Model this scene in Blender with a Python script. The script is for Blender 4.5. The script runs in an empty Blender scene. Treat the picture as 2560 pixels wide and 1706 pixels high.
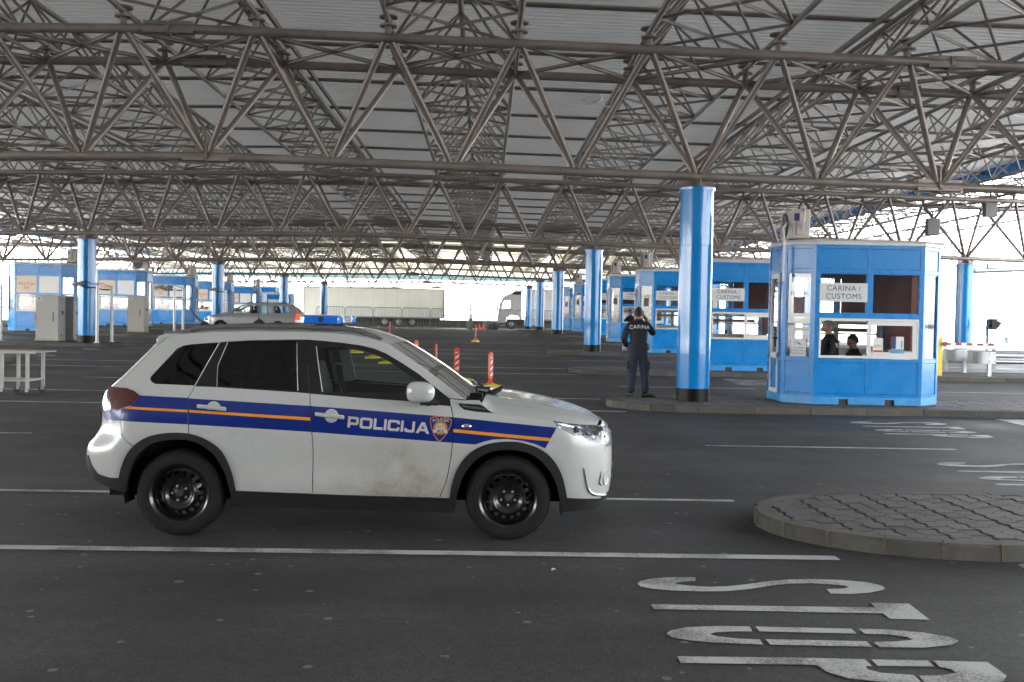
import bpy, math, random, bmesh
from mathutils import Vector, Matrix
from mathutils.geometry import delaunay_2d_cdt
R = math.radians
S = bpy.context.scene
C = S.collection
rnd = random.Random(7)

# ------------------------------------------------------------------ camera, world, sun, exposure
F = 2580.0; YAW = .0269; PITCH = -.0247; ROLL = .0193; CZ = 1.72
_cy, _sy, _cp, _sp, _cr, _sr = math.cos(YAW), math.sin(YAW), math.cos(PITCH), math.sin(PITCH), math.cos(ROLL), math.sin(ROLL)
_f = Vector((_sy*_cp, _cy*_cp, _sp)); _r0 = Vector((_cy, -_sy, 0)); _u0 = _r0.cross(_f)
_r = _r0*_cr+_u0*_sr; _u = -_r0*_sr+_u0*_cr
cd = bpy.data.cameras.new("camera"); cam = bpy.data.objects.new("camera", cd); C.objects.link(cam)
cam.matrix_world = Matrix(((_r.x, _u.x, -_f.x, 0), (_r.y, _u.y, -_f.y, 0), (_r.z, _u.z, -_f.z, CZ), (0, 0, 0, 1)))
cd.sensor_width = 36; cd.lens = F/2560*36; cd.clip_end = 3000; cd.clip_start = .05
cd.dof.use_dof = True; cd.dof.focus_distance = 8.2; cd.dof.aperture_fstop = 6.3
S.camera = cam

w = bpy.data.worlds.new("World"); S.world = w; w.use_nodes = True
nt = w.node_tree; bg = nt.nodes["Background"]
sky = nt.nodes.new("ShaderNodeTexSky"); sky.sky_type = 'NISHITA'; sky.sun_disc = False
SUN_EL, SUN_AZ = R(48), R(205)
sky.sun_elevation = SUN_EL; sky.sun_rotation = SUN_AZ; sky.dust_density = 1.0; sky.air_density = 1.2; sky.ozone_density = 1.0
hsv = nt.nodes.new("ShaderNodeHueSaturation"); hsv.inputs["Saturation"].default_value = .22
nt.links.new(sky.outputs[0], hsv.inputs["Color"]); nt.links.new(hsv.outputs[0], bg.inputs[0])
bg.inputs[1].default_value = .15
ld = bpy.data.lights.new("sun", 'SUN'); ld.energy = 1.5; ld.angle = R(14); ld.color = (1, .97, .93)
sun = bpy.data.objects.new("sun", ld); C.objects.link(sun)
_sd = Vector((math.sin(SUN_AZ)*math.cos(SUN_EL), math.cos(SUN_AZ)*math.cos(SUN_EL), math.sin(SUN_EL)))
sun.rotation_euler = _sd.to_track_quat('Z', 'Y').to_euler()
vs = S.view_settings; vs.view_transform = 'Standard'; vs.look = 'None'; vs.gamma = 1; vs.use_curve_mapping = False
vs.exposure = 3.65
S.render.engine = 'CYCLES'
S.cycles.max_bounces = 8; S.cycles.diffuse_bounces = 5; S.cycles.glossy_bounces = 4; S.cycles.transparent_max_bounces = 12; S.cycles.transmission_bounces = 6
S.cycles.caustics_reflective = False; S.cycles.caustics_refractive = False

# ------------------------------------------------------------------ geometry of the plaza
GP = [(-300, 0), (12, 0), (19, .09), (28, .23), (37, .37), (46, .53), (55, .65), (64, .67), (73, .62), (91, .42), (103, .36), (130, .2), (3000, .2)]
def zg(Y):
    for (a, b), (c, d) in zip(GP, GP[1:]):
        if Y <= c: return b+(d-b)*(Y-a)/(c-a)
    return GP[-1][1]
def ray(x, y): return _f+_r*((x-1280)/F)-_u*((y-853)/F)
def gp(x, y, dz=0.):
    """the spot of the ground that lies behind a spot of the photograph"""
    d = ray(x, y); t = 2.
    while t < 400 and CZ+t*d.z > zg(t*d.y)+dz: t *= 1.01
    lo, hi = t/1.01, t
    for _ in range(30):
        m = (lo+hi)/2
        if CZ+m*d.z < zg(m*d.y)+dz: hi = m
        else: lo = m
    return Vector((lo*d.x, lo*d.y, zg(lo*d.y)+dz))
def aty(x, y, Y):
    d = ray(x, y); t = Y/d.y
    return Vector((t*d.x, Y, CZ+t*d.z))
def proj(p):
    d = Vector(p)-Vector((0, 0, CZ)); c = d.dot(_f)
    return 1280+F*d.dot(_r)/c, 853-F*d.dot(_u)/c

# ------------------------------------------------------------------ mesh helpers
class MB:
    def __init__(s): s.v = []; s.f = []; s.m = []
    def add(s, vs_, fs, mi=0):
        o = len(s.v); s.v += [tuple(v) for v in vs_]; s.f += [tuple(i+o for i in f) for f in fs]; s.m += [mi]*len(fs); return s
    def box(s, x0, x1, y0, y1, z0, z1, mi=0, M=None):
        v = [(x, y, z) for x in (x0, x1) for y in (y0, y1) for z in (z0, z1)]
        if M is not None: v = [M@Vector(p) for p in v]
        return s.add(v, [(0, 1, 3, 2), (4, 6, 7, 5), (0, 4, 5, 1), (2, 3, 7, 6), (0, 2, 6, 4), (1, 5, 7, 3)], mi)
    def prism(s, poly, z0, z1, mi=0, M=None):
        n = len(poly)
        a = sum(poly[i][0]*poly[(i+1) % n][1]-poly[(i+1) % n][0]*poly[i][1] for i in range(n))
        if a < 0: poly = poly[::-1]
        v = [(x, y, z0) for x, y in poly]+[(x, y, z1) for x, y in poly]
        if M is not None: v = [M@Vector(p) for p in v]
        return s.add(v, [tuple(range(n-1, -1, -1)), tuple(range(n, 2*n))]+[(i, (i+1) % n, (i+1) % n+n, i+n) for i in range(n)], mi)
    def tube(s, pts, r, n=8, mi=0, cap=True):
        pts = [Vector(p) for p in pts]; rs = r if isinstance(r, (list, tuple)) else [r]*len(pts)
        vs_ = []; up = None
        for i, p in enumerate(pts):
            d = (pts[min(i+1, len(pts)-1)]-pts[max(i-1, 0)]).normalized()
            if up is None: up = Vector((0, 0, 1)) if abs(d.z) < .9 else Vector((1, 0, 0))
            a = d.cross(up).normalized(); b = a.cross(d); up = b
            vs_ += [p+(a*math.cos(2*math.pi*k/n)+b*math.sin(2*math.pi*k/n))*rs[i] for k in range(n)]
        fs = [(i*n+k, i*n+(k+1) % n, (i+1)*n+(k+1) % n, (i+1)*n+k) for i in range(len(pts)-1) for k in range(n)]
        if cap: fs += [tuple(range(n-1, -1, -1)), tuple(range((len(pts)-1)*n, len(pts)*n))]
        return s.add(vs_, fs, mi)
    def lathe(s, prof, n=24, mi=0, M=None, cap=False):
        vs_ = [Vector((r*math.cos(2*math.pi*k/n), r*math.sin(2*math.pi*k/n), z)) for r, z in prof for k in range(n)]
        if M is not None: vs_ = [M@v for v in vs_]
        fs = [(i*n+k, i*n+(k+1) % n, (i+1)*n+(k+1) % n, (i+1)*n+k) for i in range(len(prof)-1) for k in range(n)]
        if cap: fs += [tuple(range(n-1, -1, -1)), tuple(range((len(prof)-1)*n, len(prof)*n))]
        return s.add(vs_, fs, mi)
    def grid(s, fn, nu, nv, mi=0, flip=False):
        vs_ = [fn(i/nu, j/nv) for i in range(nu+1) for j in range(nv+1)]
        q = lambda i, j: i*(nv+1)+j
        fs = [(q(i, j), q(i+1, j), q(i+1, j+1), q(i, j+1)) for i in range(nu) for j in range(nv)]
        if flip: fs = [f[::-1] for f in fs]
        return s.add(vs_, fs, mi)
    def mesh(s, name, mats, smooth=35, off=None):
        me = bpy.data.meshes.new(name)
        v = s.v if off is None else [(a-off[0], b-off[1], c-off[2]) for a, b, c in s.v]
        me.from_pydata(v, [], s.f)
        for m in (mats if isinstance(mats, (list, tuple)) else [mats]): me.materials.append(m)
        me.polygons.foreach_set('material_index', s.m)
        if smooth:
            me.polygons.foreach_set('use_smooth', [True]*len(s.f)); me.set_sharp_from_angle(angle=R(smooth))
        me.update(); return me
    def build(s, name, mats, parent=None, smooth=35, off=None, at=None, bevel=0, seg=1):
        return link(name, s.mesh(name, mats, smooth, off), parent, at, bevel, seg)
def link(name, me, parent=None, at=None, bevel=0, seg=1):
    o = bpy.data.objects.new(name, me); C.objects.link(o)
    if parent is not None: o.parent = parent
    if at is not None: o.location = at
    if bevel:
        b = o.modifiers.new('bevel', 'BEVEL'); b.width = bevel; b.segments = seg; b.limit_method = 'ANGLE'; b.angle_limit = R(40)
    return o
def tag(o, label=None, cat=None, group=None, kind=None):
    if label: o['label'] = label
    if cat: o['category'] = cat
    if group: o['group'] = group
    if kind: o['kind'] = kind
    return o
def thing(name, label, cat, loc=(0, 0, 0), rz=0, group=None):
    o = bpy.data.objects.new(name, None); C.objects.link(o); o.location = loc; o.rotation_euler = (0, 0, rz); o.empty_display_size = .3
    return tag(o, label, cat, group)
KIDS = {}
def kids(o): return [c for c in bpy.data.objects if c.parent is o]
def dup(root, loc, rz=None, label=None, group=None, parent=None):
    r = root.copy(); C.objects.link(r); r.location = loc
    if rz is not None: r.rotation_euler = (0, 0, rz)
    if label: r['label'] = label
    if group: r['group'] = group
    if parent is not None: r.parent = parent
    def rec(a, b):
        for ch in kids(a):
            c = ch.copy(); C.objects.link(c); c.parent = b; rec(ch, c)
    rec(root, r); return r
def M3(ox, oy, oz, ax, ay, az):
    """matrix from an origin and three axes"""
    return Matrix(((ax[0], ay[0], az[0], ox), (ax[1], ay[1], az[1], oy), (ax[2], ay[2], az[2], oz), (0, 0, 0, 1)))
_txt = {}
def text_verts(s_, size=1., offset=0., align='CENTER', space=1.0, line=1.0):
    k = (s_, size, offset, align, space, line)
    if k in _txt: return _txt[k]
    cu = bpy.data.curves.new('lettering', 'FONT'); cu.body = s_; cu.size = size; cu.offset = offset
    cu.align_x = align; cu.align_y = 'CENTER'; cu.space_character = space; cu.space_line = line; cu.resolution_u = 3
    o = bpy.data.objects.new('lettering', cu); me = bpy.data.meshes.new_from_object(o)
    r = ([tuple(v.co) for v in me.vertices], [tuple(p.vertices) for p in me.polygons])
    bpy.data.objects.remove(o); bpy.data.curves.remove(cu); bpy.data.meshes.remove(me)
    _txt[k] = r; return r
def lettering(mb, s_, size, M, mi=0, **kw):
    v, f = text_verts(s_, size, **kw)
    mb.add([M@Vector((a, b, 0)) for a, b, c in v], f, mi)
def pip(x, y, P):
    c = False; j = len(P)-1
    for i in range(len(P)):
        xi, yi = P[i][0], P[i][1]; xj, yj = P[j][0], P[j][1]
        if (yi > y) != (yj > y) and x < (xj-xi)*(y-yi)/(yj-yi)+xi: c = not c
        j = i
    return c
def cdt(lines, pts=(), eps=1e-5):
    """lines: list of (points, closed)"""
    V = []; E = []
    for P, closed in lines:
        o = len(V); V += [Vector((p[0], p[1])) for p in P]; n = len(P)
        E += [(o+i, o+i+1) for i in range(n-1)]
        if closed: E.append((o+n-1, o))
    V += [Vector(p) for p in pts]
    r = delaunay_2d_cdt(V, E, [], 0, eps)
    return [tuple(v) for v in r[0]], [tuple(f) for f in r[2]]
def fill2(outer, holes=(), pts=()):
    v, f = cdt([(outer, True)]+[(h, True) for h in holes], pts)
    out = []
    for t in f:
        cx = sum(v[i][0] for i in t)/len(t); cy = sum(v[i][1] for i in t)/len(t)
        if pip(cx, cy, outer) and not any(pip(cx, cy, h) for h in holes): out.append(t)
    return v, out
def subdiv(P, d, closed=False):
    out = []; n = len(P)
    for i in range(n if closed else n-1):
        a, b = P[i], P[(i+1) % n]; L = math.hypot(b[0]-a[0], b[1]-a[1]); k = max(1, int(math.ceil(L/d)))
        out += [(a[0]+(b[0]-a[0])*j/k, a[1]+(b[1]-a[1])*j/k) for j in range(k)]
    if not closed: out.append(tuple(P[-1]))
    return out
def pchip(T):
    xs = [a for a, b in T]; ys = [b for a, b in T]; n = len(T)
    h = [xs[i+1]-xs[i] for i in range(n-1)]; d = [(ys[i+1]-ys[i])/h[i] for i in range(n-1)]
    m = [d[0]]+[0 if d[i-1]*d[i] <= 0 else 2*d[i-1]*d[i]/(d[i-1]+d[i]) for i in range(1, n-1)]+[d[-1]]
    def f(x):
        if x <= xs[0]: return ys[0]
        if x >= xs[-1]: return ys[-1]
        for i in range(n-1):
            if x <= xs[i+1]: break
        t = (x-xs[i])/h[i]
        return (2*t**3-3*t*t+1)*ys[i]+(t**3-2*t*t+t)*h[i]*m[i]+(3*t*t-2*t**3)*ys[i+1]+(t**3-t*t)*h[i]*m[i+1]
    return f

# ------------------------------------------------------------------ materials
def mat(name, col, rough=.5, metal=0., coat=0., spec=None, var=0., vscale=3., bump=0., bscale=60., rvar=0., emit=None, orand=0., coord='Object', stain=None):
    m = bpy.data.materials.new(name); m.use_nodes = True; n = m.node_tree; b = n.nodes["Principled BSDF"]; L = n.links.new
    b.inputs["Base Color"].default_value = (*col, 1); b.inputs["Roughness"].default_value = rough; b.inputs["Metallic"].default_value = metal
    b.inputs["Coat Weight"].default_value = coat; b.inputs["Coat Roughness"].default_value = .05
    if spec is not None: b.inputs["Specular IOR Level"].default_value = spec
    if emit: b.inputs["Emission Color"].default_value = (*emit[:3], 1); b.inputs["Emission Strength"].default_value = emit[3]
    tc = n.nodes.new("ShaderNodeTexCoord"); co = tc.outputs[coord]
    src = None
    if var or rvar or orand:
        no = n.nodes.new("ShaderNodeTexNoise"); no.inputs["Scale"].default_value = vscale; no.inputs["Detail"].default_value = 6; no.inputs["Roughness"].default_value = .65
        L(co, no.inputs["Vector"])
        mr = n.nodes.new("ShaderNodeMapRange"); mr.inputs["From Min"].default_value = .3; mr.inputs["From Max"].default_value = .7
        mr.inputs["To Min"].default_value = 1-var; mr.inputs["To Max"].default_value = 1+var; L(no.outputs["Fac"], mr.inputs["Value"])
        val = mr.outputs[0]
        if orand:
            oi = n.nodes.new("ShaderNodeObjectInfo"); m2 = n.nodes.new("ShaderNodeMapRange"); m2.inputs["To Min"].default_value = 1-orand; m2.inputs["To Max"].default_value = 1+orand
            L(oi.outputs["Random"], m2.inputs["Value"]); mu = n.nodes.new("ShaderNodeMath"); mu.operation = 'MULTIPLY'; L(val, mu.inputs[0]); L(m2.outputs[0], mu.inputs[1]); val = mu.outputs[0]
        vm = n.nodes.new("ShaderNodeVectorMath"); vm.operation = 'SCALE'; vm.inputs[0].default_value = col; L(val, vm.inputs["Scale"])
        src = vm.outputs[0]; L(src, b.inputs["Base Color"])
        if rvar:
            m3 = n.nodes.new("ShaderNodeMapRange"); m3.inputs["From Min"].default_value = .3; m3.inputs["From Max"].default_value = .7
            m3.inputs["To Min"].default_value = max(0, rough-rvar); m3.inputs["To Max"].default_value = min(1, rough+rvar); L(no.outputs["Fac"], m3.inputs["Value"]); L(m3.outputs[0], b.inputs["Roughness"])
    if stain:      # (colour, scale, threshold, amount)
        sc, ss, st, sa = stain
        n2 = n.nodes.new("ShaderNodeTexNoise"); n2.inputs["Scale"].default_value = ss; n2.inputs["Detail"].default_value = 8; n2.inputs["Roughness"].default_value = .7; L(co, n2.inputs["Vector"])
        m4 = n.nodes.new("ShaderNodeMapRange"); m4.inputs["From Min"].default_value = st; m4.inputs["From Max"].default_value = st+.12; m4.inputs["To Max"].default_value = sa; L(n2.outputs["Fac"], m4.inputs["Value"])
        mx = n.nodes.new("ShaderNodeMix"); mx.data_type = 'RGBA'; L(m4.outputs[0], mx.inputs[0])
        if src: L(src, mx.inputs[6])
        else: mx.inputs[6].default_value = (*col, 1)
        mx.inputs[7].default_value = (*sc, 1); L(mx.outputs[2], b.inputs["Base Color"])
    if bump:
        nb = n.nodes.new("ShaderNodeTexNoise"); nb.inputs["Scale"].default_value = bscale; nb.inputs["Detail"].default_value = 5; L(co, nb.inputs["Vector"])
        bp = n.nodes.new("ShaderNodeBump"); bp.inputs["Strength"].default_value = bump; bp.inputs["Distance"].default_value = .01; L(nb.outputs["Fac"], bp.inputs["Height"]); L(bp.outputs[0], b.inputs["Normal"])
    return m
def glass(name, tint=(1, 1, 1), rough=0., ior=1.5, refl=(1, 1, 1)):
    m = bpy.data.materials.new(name); m.use_nodes = True; n = m.node_tree; n.nodes.clear(); L = n.links.new
    o = n.nodes.new("ShaderNodeOutputMaterial"); t = n.nodes.new("ShaderNodeBsdfTransparent"); t.inputs[0].default_value = (*tint, 1)
    g = n.nodes.new("ShaderNodeBsdfGlossy"); g.inputs["Roughness"].default_value = rough; g.inputs[0].default_value = (*refl, 1)
    fr = n.nodes.new("ShaderNodeFresnel"); fr.inputs[0].default_value = ior; mx = n.nodes.new("ShaderNodeMixShader")
    L(fr.outputs[0], mx.inputs[0]); L(t.outputs[0], mx.inputs[1]); L(g.outputs[0], mx.inputs[2]); L(mx.outputs[0], o.inputs[0]); return m
m_steel = mat('tube paint grey brown', (.25, .212, .19), .42, .35, var=.25, vscale=1.6, stain=((.16, .09, .06), 5., .62, .55), bump=.15, bscale=90)
m_steel2 = mat('lattice paint grey', (.30, .275, .25), .45, .25, var=.15, vscale=1.)
m_sheet = mat('galvanised roof sheet', (.70, .70, .68), .5, .15, var=.08, vscale=.35)
m_cream = mat('cream cladding', (.62, .60, .50), .6, var=.06, vscale=.6)
m_blue = mat('glossy blue paint', (.0, .215, .60), .22, 0, coat=.45, var=.07, vscale=1.5, bump=.03, bscale=9, rvar=.04)
m_bblue = mat('booth blue enamel', (.0, .215, .60), .28, 0, spec=.3, coat=.18, var=.08, vscale=2.2, bump=.05, bscale=3.2, rvar=.08)
m_skirt = mat('booth base blue', (.03, .27, .62), .4, 0, var=.2, vscale=5, stain=((.25, .27, .26), 8, .6, .5))
m_black = mat('black paint', (.006, .006, .007), .4, 0, spec=.2, var=.3, vscale=4, stain=((.10, .10, .10), 9, .70, .4))
m_white = mat('white frame plastic', (.72, .72, .70), .4, var=.06, vscale=4)
m_offw = mat('pale metal cladding', (.55, .56, .56), .45, .1, var=.08, vscale=2, stain=((.2, .17, .13), 6, .66, .35))
m_sign = mat('sign board', (.66, .67, .66), .5)
m_navy = mat('navy lettering', (.02, .03, .13), .5)
m_paper = mat('white paper notice', (.75, .75, .73), .6)
m_redt = mat('red print', (.6, .05, .05), .6)
m_bluet = mat('pale blue print', (.12, .3, .5), .6)
m_maroon = mat('brown red panel', (.24, .06, .045), .6, var=.1, vscale=2)
m_inner = mat('dark interior lining', (.10, .09, .08), .7)
m_wood = mat('light wood', (.45, .32, .18), .6, var=.15, vscale=6)
m_kerb = mat('kerb concrete', (.088, .082, .073), .85, var=.22, vscale=4.5, bump=.5, bscale=50, orand=.17, stain=((.11, .075, .05), 3.2, .58, .6))
m_slab = mat('bedding sand', (.03, .028, .026), .9, var=.2, vscale=5, bump=.4, bscale=40)
m_paver = mat('paving stone', (.105, .102, .10), .70, spec=.35, var=.15, vscale=12, bump=.4, bscale=120, orand=.11, rvar=.12)
m_galv = mat('galvanised steel', (.38, .39, .4), .42, .75, var=.1, vscale=3)
m_dgrey = mat('dark grey plastic', (.035, .036, .04), .55)
m_cab = mat('cabinet beige grey', (.40, .385, .345), .5, var=.05, vscale=2)
m_conc = mat('concrete', (.36, .34, .31), .85, var=.15, vscale=4, bump=.3)
m_orange = mat('orange post plastic', (.85, .10, .03), .35)
m_yel = mat('yellow base plastic', (.78, .62, .03), .45, var=.1, vscale=9)
m_yelp = mat('yellow paint', (.80, .58, .02), .4)
m_red = mat('red reflective', (.62, .03, .03), .4)
m_refw = mat('white reflective', (.8, .8, .8), .4)
m_glass = glass('booth glass', (.86, .9, .9), ior=1.62)
m_tyre = mat('tyre rubber', (.012, .0115, .0115), .8, spec=.3, var=.3, vscale=14, bump=.4, bscale=130, stain=((.05, .045, .04), 18, .6, .45))
m_trail = mat('trailer white', (.84, .85, .83), .45, var=.05, vscale=.5, stain=((.3, .29, .27), .8, .6, .4))
m_cabw = mat('truck cab white', (.68, .69, .69), .25, coat=.5)
m_fence = mat('dark fence bars', (.16, .17, .18), .5, .4)

def road_material():
    m = bpy.data.materials.new('asphalt'); m.use_nodes = True; n = m.node_tree; b = n.nodes["Principled BSDF"]; L = n.links.new
    tc = n.nodes.new("ShaderNodeTexCoord"); co = tc.outputs["Object"]
    def noise(sc, det, ro, vec=None):
        q = n.nodes.new("ShaderNodeTexNoise"); q.inputs["Scale"].default_value = sc; q.inputs["Detail"].default_value = det; q.inputs["Roughness"].default_value = ro
        L(vec or co, q.inputs["Vector"]); return q.outputs["Fac"]
    def mr(v, a, b_, c, d):
        q = n.nodes.new("ShaderNodeMapRange"); q.inputs[1].default_value = a; q.inputs[2].default_value = b_; q.inputs[3].default_value = c; q.inputs[4].default_value = d; L(v, q.inputs[0]); return q.outputs[0]
    def mul(a, b_):
        q = n.nodes.new("ShaderNodeMath"); q.operation = 'MULTIPLY'; L(a, q.inputs[0]); L(b_, q.inputs[1]); return q.outputs[0]
    mp = n.nodes.new("ShaderNodeMapping"); mp.inputs["Scale"].default_value = (.12, 1.1, 1); L(co, mp.inputs[0])
    big = mr(noise(.35, 6, .65), .36, .64, .68, 1.35)
    streak = mr(noise(1.2, 4, .6, mp.outputs[0]), .35, .65, .78, 1.25)      # tyre-worn bands along the lanes
    grain = mr(noise(62, 4, .75), .33, .67, .35, 1.75)
    g2 = mr(noise(17, 5, .75), .35, .65, .72, 1.32)
    v = mul(mul(mul(big, streak), grain), g2)
    vm = n.nodes.new("ShaderNodeVectorMath"); vm.operation = 'SCALE'; vm.inputs[0].default_value = (.041, .039, .0395); L(v, vm.inputs["Scale"])
    vo = n.nodes.new("ShaderNodeTexVoronoi"); vo.inputs["Scale"].default_value = 5.5; vo.inputs["Randomness"].default_value = 1; L(co, vo.inputs["Vector"])
    wn = n.nodes.new("ShaderNodeTexWhiteNoise"); L(vo.outputs["Position"], wn.inputs["Vector"])
    sz = mr(wn.outputs["Value"], .35, 1., 0., .17)
    lt = n.nodes.new("ShaderNodeMath"); lt.operation = 'LESS_THAN'; L(vo.outputs["Distance"], lt.inputs[0]); L(sz, lt.inputs[1])
    la = n.nodes.new("ShaderNodeMath"); la.operation = 'MULTIPLY'; L(lt.outputs[0], la.inputs[0]); la.inputs[1].default_value = .75
    mx = n.nodes.new("ShaderNodeMix"); mx.data_type = 'RGBA'; L(la.outputs[0], mx.inputs[0]); L(vm.outputs[0], mx.inputs[6]); mx.inputs[7].default_value = (.21, .205, .2, 1)
    dk = mr(noise(.9, 3, .5), .60, .72, 0., .35)
    m5 = n.nodes.new("ShaderNodeMix"); m5.data_type = 'RGBA'; L(dk, m5.inputs[0]); L(mx.outputs[2], m5.inputs[6]); m5.inputs[7].default_value = (.022, .021, .021, 1)
    L(m5.outputs[2], b.inputs["Base Color"])
    L(mr(noise(.5, 4, .6), .3, .7, .58, .82), b.inputs["Roughness"]); b.inputs['Specular IOR Level'].default_value = .45
    bp = n.nodes.new("ShaderNodeBump"); bp.inputs["Strength"].default_value = .55; bp.inputs["Distance"].default_value = .006; L(noise(110, 3, .6), bp.inputs["Height"]); L(bp.outputs[0], b.inputs["Normal"])
    return m
def paint_material():
    m = bpy.data.materials.new('worn road paint'); m.use_nodes = True; n = m.node_tree; b = n.nodes["Principled BSDF"]; L = n.links.new
    tc = n.nodes.new("ShaderNodeTexCoord"); co = tc.outputs["Object"]
    a = n.nodes.new("ShaderNodeTexNoise"); a.inputs["Scale"].default_value = 55; a.inputs["Detail"].default_value = 5; a.inputs["Roughness"].default_value = .7; L(co, a.inputs["Vector"])
    a2 = n.nodes.new("ShaderNodeTexNoise"); a2.inputs["Scale"].default_value = 2.5; a2.inputs["Detail"].default_value = 4; L(co, a2.inputs["Vector"])
    ad = n.nodes.new("ShaderNodeMath"); ad.operation = 'ADD'; L(a.outputs["Fac"], ad.inputs[0]); L(a2.outputs["Fac"], ad.inputs[1])
    r = n.nodes.new("ShaderNodeMapRange"); r.inputs[1].default_value = .82; r.inputs[2].default_value = 1.06; L(ad.outputs[0], r.inputs[0])
    mx = n.nodes.new("ShaderNodeMix"); mx.data_type = 'RGBA'; L(r.outputs[0], mx.inputs[0]); mx.inputs[6].default_value = (.20, .197, .19, 1); mx.inputs[7].default_value = (.58, .58, .57, 1)
    L(mx.outputs[2], b.inputs["Base Color"]); b.inputs["Roughness"].default_value = .7
    bp = n.nodes.new("ShaderNodeBump"); bp.inputs["Strength"].default_value = .4; bp.inputs["Distance"].default_value = .004; L(a.outputs["Fac"], bp.inputs["Height"]); L(bp.outputs[0], b.inputs["Normal"])
    return m
m_road = road_material(); m_paint = paint_material()
# ------------------------------------------------------------------ ground, markings, islands
m_yard = mat('pale bounce ground', (.55, .54, .52), .85, var=.08, vscale=.2)
ys = [-300, -60, -20, 0, 6, 12, 15.5, 19, 23.5, 28, 32.5, 37, 41.5, 46, 50.5, 55, 59.5, 64, 68.5, 73, 82, 91, 97, 103, 116, 130, 200, 500, 2500]
xs = [-1500, -400, -120, -60, -30, -15, -5, 0, 5, 15, 19.2, 22, 25, 30, 60, 120, 400, 1500]
def zx(x, y):
    t = min(1, max(0, (x-19.2)/5.8)); t = t*t*(3-2*t)
    return zg(y)*(1-t)-.30*t if y > 24 else zg(y)
g = MB()
g.add([(x, y, zx(x, y)) for x in xs for y in ys], [(i*len(ys)+j, (i+1)*len(ys)+j, (i+1)*len(ys)+j+1, i*len(ys)+j+1) for i in range(len(xs)-1) for j in range(len(ys)-1)])
tag(g.build('asphalt_ground', m_road), kind='structure')

# pale ground round the canopy, added to bounce daylight up to the roof
for (a, b, c, d) in ((-400, -41, -400, 700), (30, 400, -400, 700), (-41, 19.2, 122, 700), (-41, 30, -400, -50)):
    mb = MB(); yy = sorted({c, d}|{y for y in ys if c < y < d}); mb.add([(x, y, zx(x, y)+.006) for x in (a, b) for y in yy], [(i, i+len(yy), i+len(yy)+1, i+1) for i in range(len(yy)-1)])
    tag(mb.build('bounce_yard', m_yard), kind='structure')
def strip(x0, x1, y, w, mb, dz=.004):
    """a painted line along X, following the ground"""
    n = max(1, int((x1-x0)/4))
    v = []
    for i in range(n+1):
        x = x0+(x1-x0)*i/n
        for yy in (y-w/2, y+w/2): v.append((x, yy, zg(yy)+dz))
    mb.add(v, [(2*i, 2*i+2, 2*i+3, 2*i+1) for i in range(n)])
def line(x0, x1, y, w=.12):
    mb = MB(); strip(x0, x1, y, w, mb); return tag(mb.build('lane_line', m_paint), kind='structure')
ISL = [8.52, 19.03, 27.85, 37.02, 45.4, 54.9, 64., 73., 82., 91.]      # centre lines of the islands
HW = [1.17, 1.06, 1.06, 1.0, .98, 1., 1., 1., 1., 1.]
line(-40, 2.6, 7.40, .13); line(-40, 2.4, 9.70, .10)
for yc, hw in list(zip(ISL, HW))[1:8]:
    line(-12.4, 2.5, yc-hw-.02, .13); line(-12.4, 2.3, yc+hw+.10, .13)
line(3.0, 6.4, 13.75, .10); line(-40, -6.02, 13.9, .10); line(3.05, 6.2, 23.3, .10); line(-8.98, .3, 23.3, .10); line(2.8, 6.2, 33.1, .10)
line(-9.5, -.2, 33.1, .10); line(-20, -12.6, 32.7, .10); line(-9.5, .3, 41.7, .10); line(-9., -1, 50.4, .1); line(-9, -1, 59.5, .1); line(10.4, 19, 23.3, .1); line(10.4, 19, 32.9, .1)
line(-16, -13., 40.1, .12); line(-13.3, -12.8, 34.6, .35); line(-13.2, -12.7, 30.9, .35); line(-14, 2, 68.5, .1); line(-14, 2, 77.5, .1)

m_joint = mat('tar filled joint', (.012, .012, .012), .6)
for (x0, x1, y) in ((-6, 3, 13.9), (-12, 2.6, 23.42), (-14, 30, 16.1), (-14, 2.8, 32.9)):
    mb = MB(); strip(x0, x1, y, .028, mb, .003); tag(mb.build('asphalt_joint', m_joint), kind='structure')
# STOP lettering
c7 = lambda x, y: gp(1500+x/2.22, 1000+y/2.22, .004)
LET = [
 [(530,985),(380,985),(290,992),(225,1005),(208,1020),(225,1035),(290,1048),(400,1058),(560,1063),(700,1062),(830,1050),(960,1030),(1060,1020),(1180,1018),(1290,1025),(1360,1032),(1385,1039),(1350,1047),(1258,1050),(1280,1075),(1400,1077),(1500,1070),(1570,1055),(1582,1045),(1560,1030),(1480,1012),(1340,1000),(1180,995),(1050,997),(920,1008),(800,1025),(700,1035),(590,1037),(480,1030),(418,1020),(430,1012),(500,1006),(530,1005)],
 [(283,1135),(1530,1152),(1500,1126),(1715,1131),(1830,1220),(1608,1215),(1570,1185),(296,1161)],
 [(830,1257),(640,1255),(480,1262),(390,1280),(367,1298),(400,1318),(500,1335),(640,1347),(905,1358),(888,1330),(760,1325),(650,1312),(608,1300),(640,1290),(720,1285),(845,1285)],
 [(862,1258),(1395,1270),(1425,1297),(885,1285)], [(918,1328),(1480,1340),(1510,1370),(945,1358)],
 [(1435,1270),(1600,1275),(1800,1292),(1940,1315),(1992,1337),(1950,1360),(1800,1375),(1550,1372),(1520,1343),(1640,1342),(1740,1330),(1700,1315),(1600,1302),(1470,1297)],
 [(430,1423),(1180,1432),(1470,1440),(1510,1477),(1473,1478),(1485,1495),(1560,1515),(1740,1527),(1790,1572),(1560,1565),(1380,1545),(1260,1510),(1200,1470),(448,1460)],
 [(1505,1440),(1820,1447),(1855,1480),(1540,1476)],
 [(1850,1447),(2150,1455),(2258,1530),(2240,1560),(2150,1590),(1900,1600),(1810,1575),(1770,1530),(1900,1528),(1980,1515),(1950,1495),(1885,1482)]]
polys = []
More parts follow.
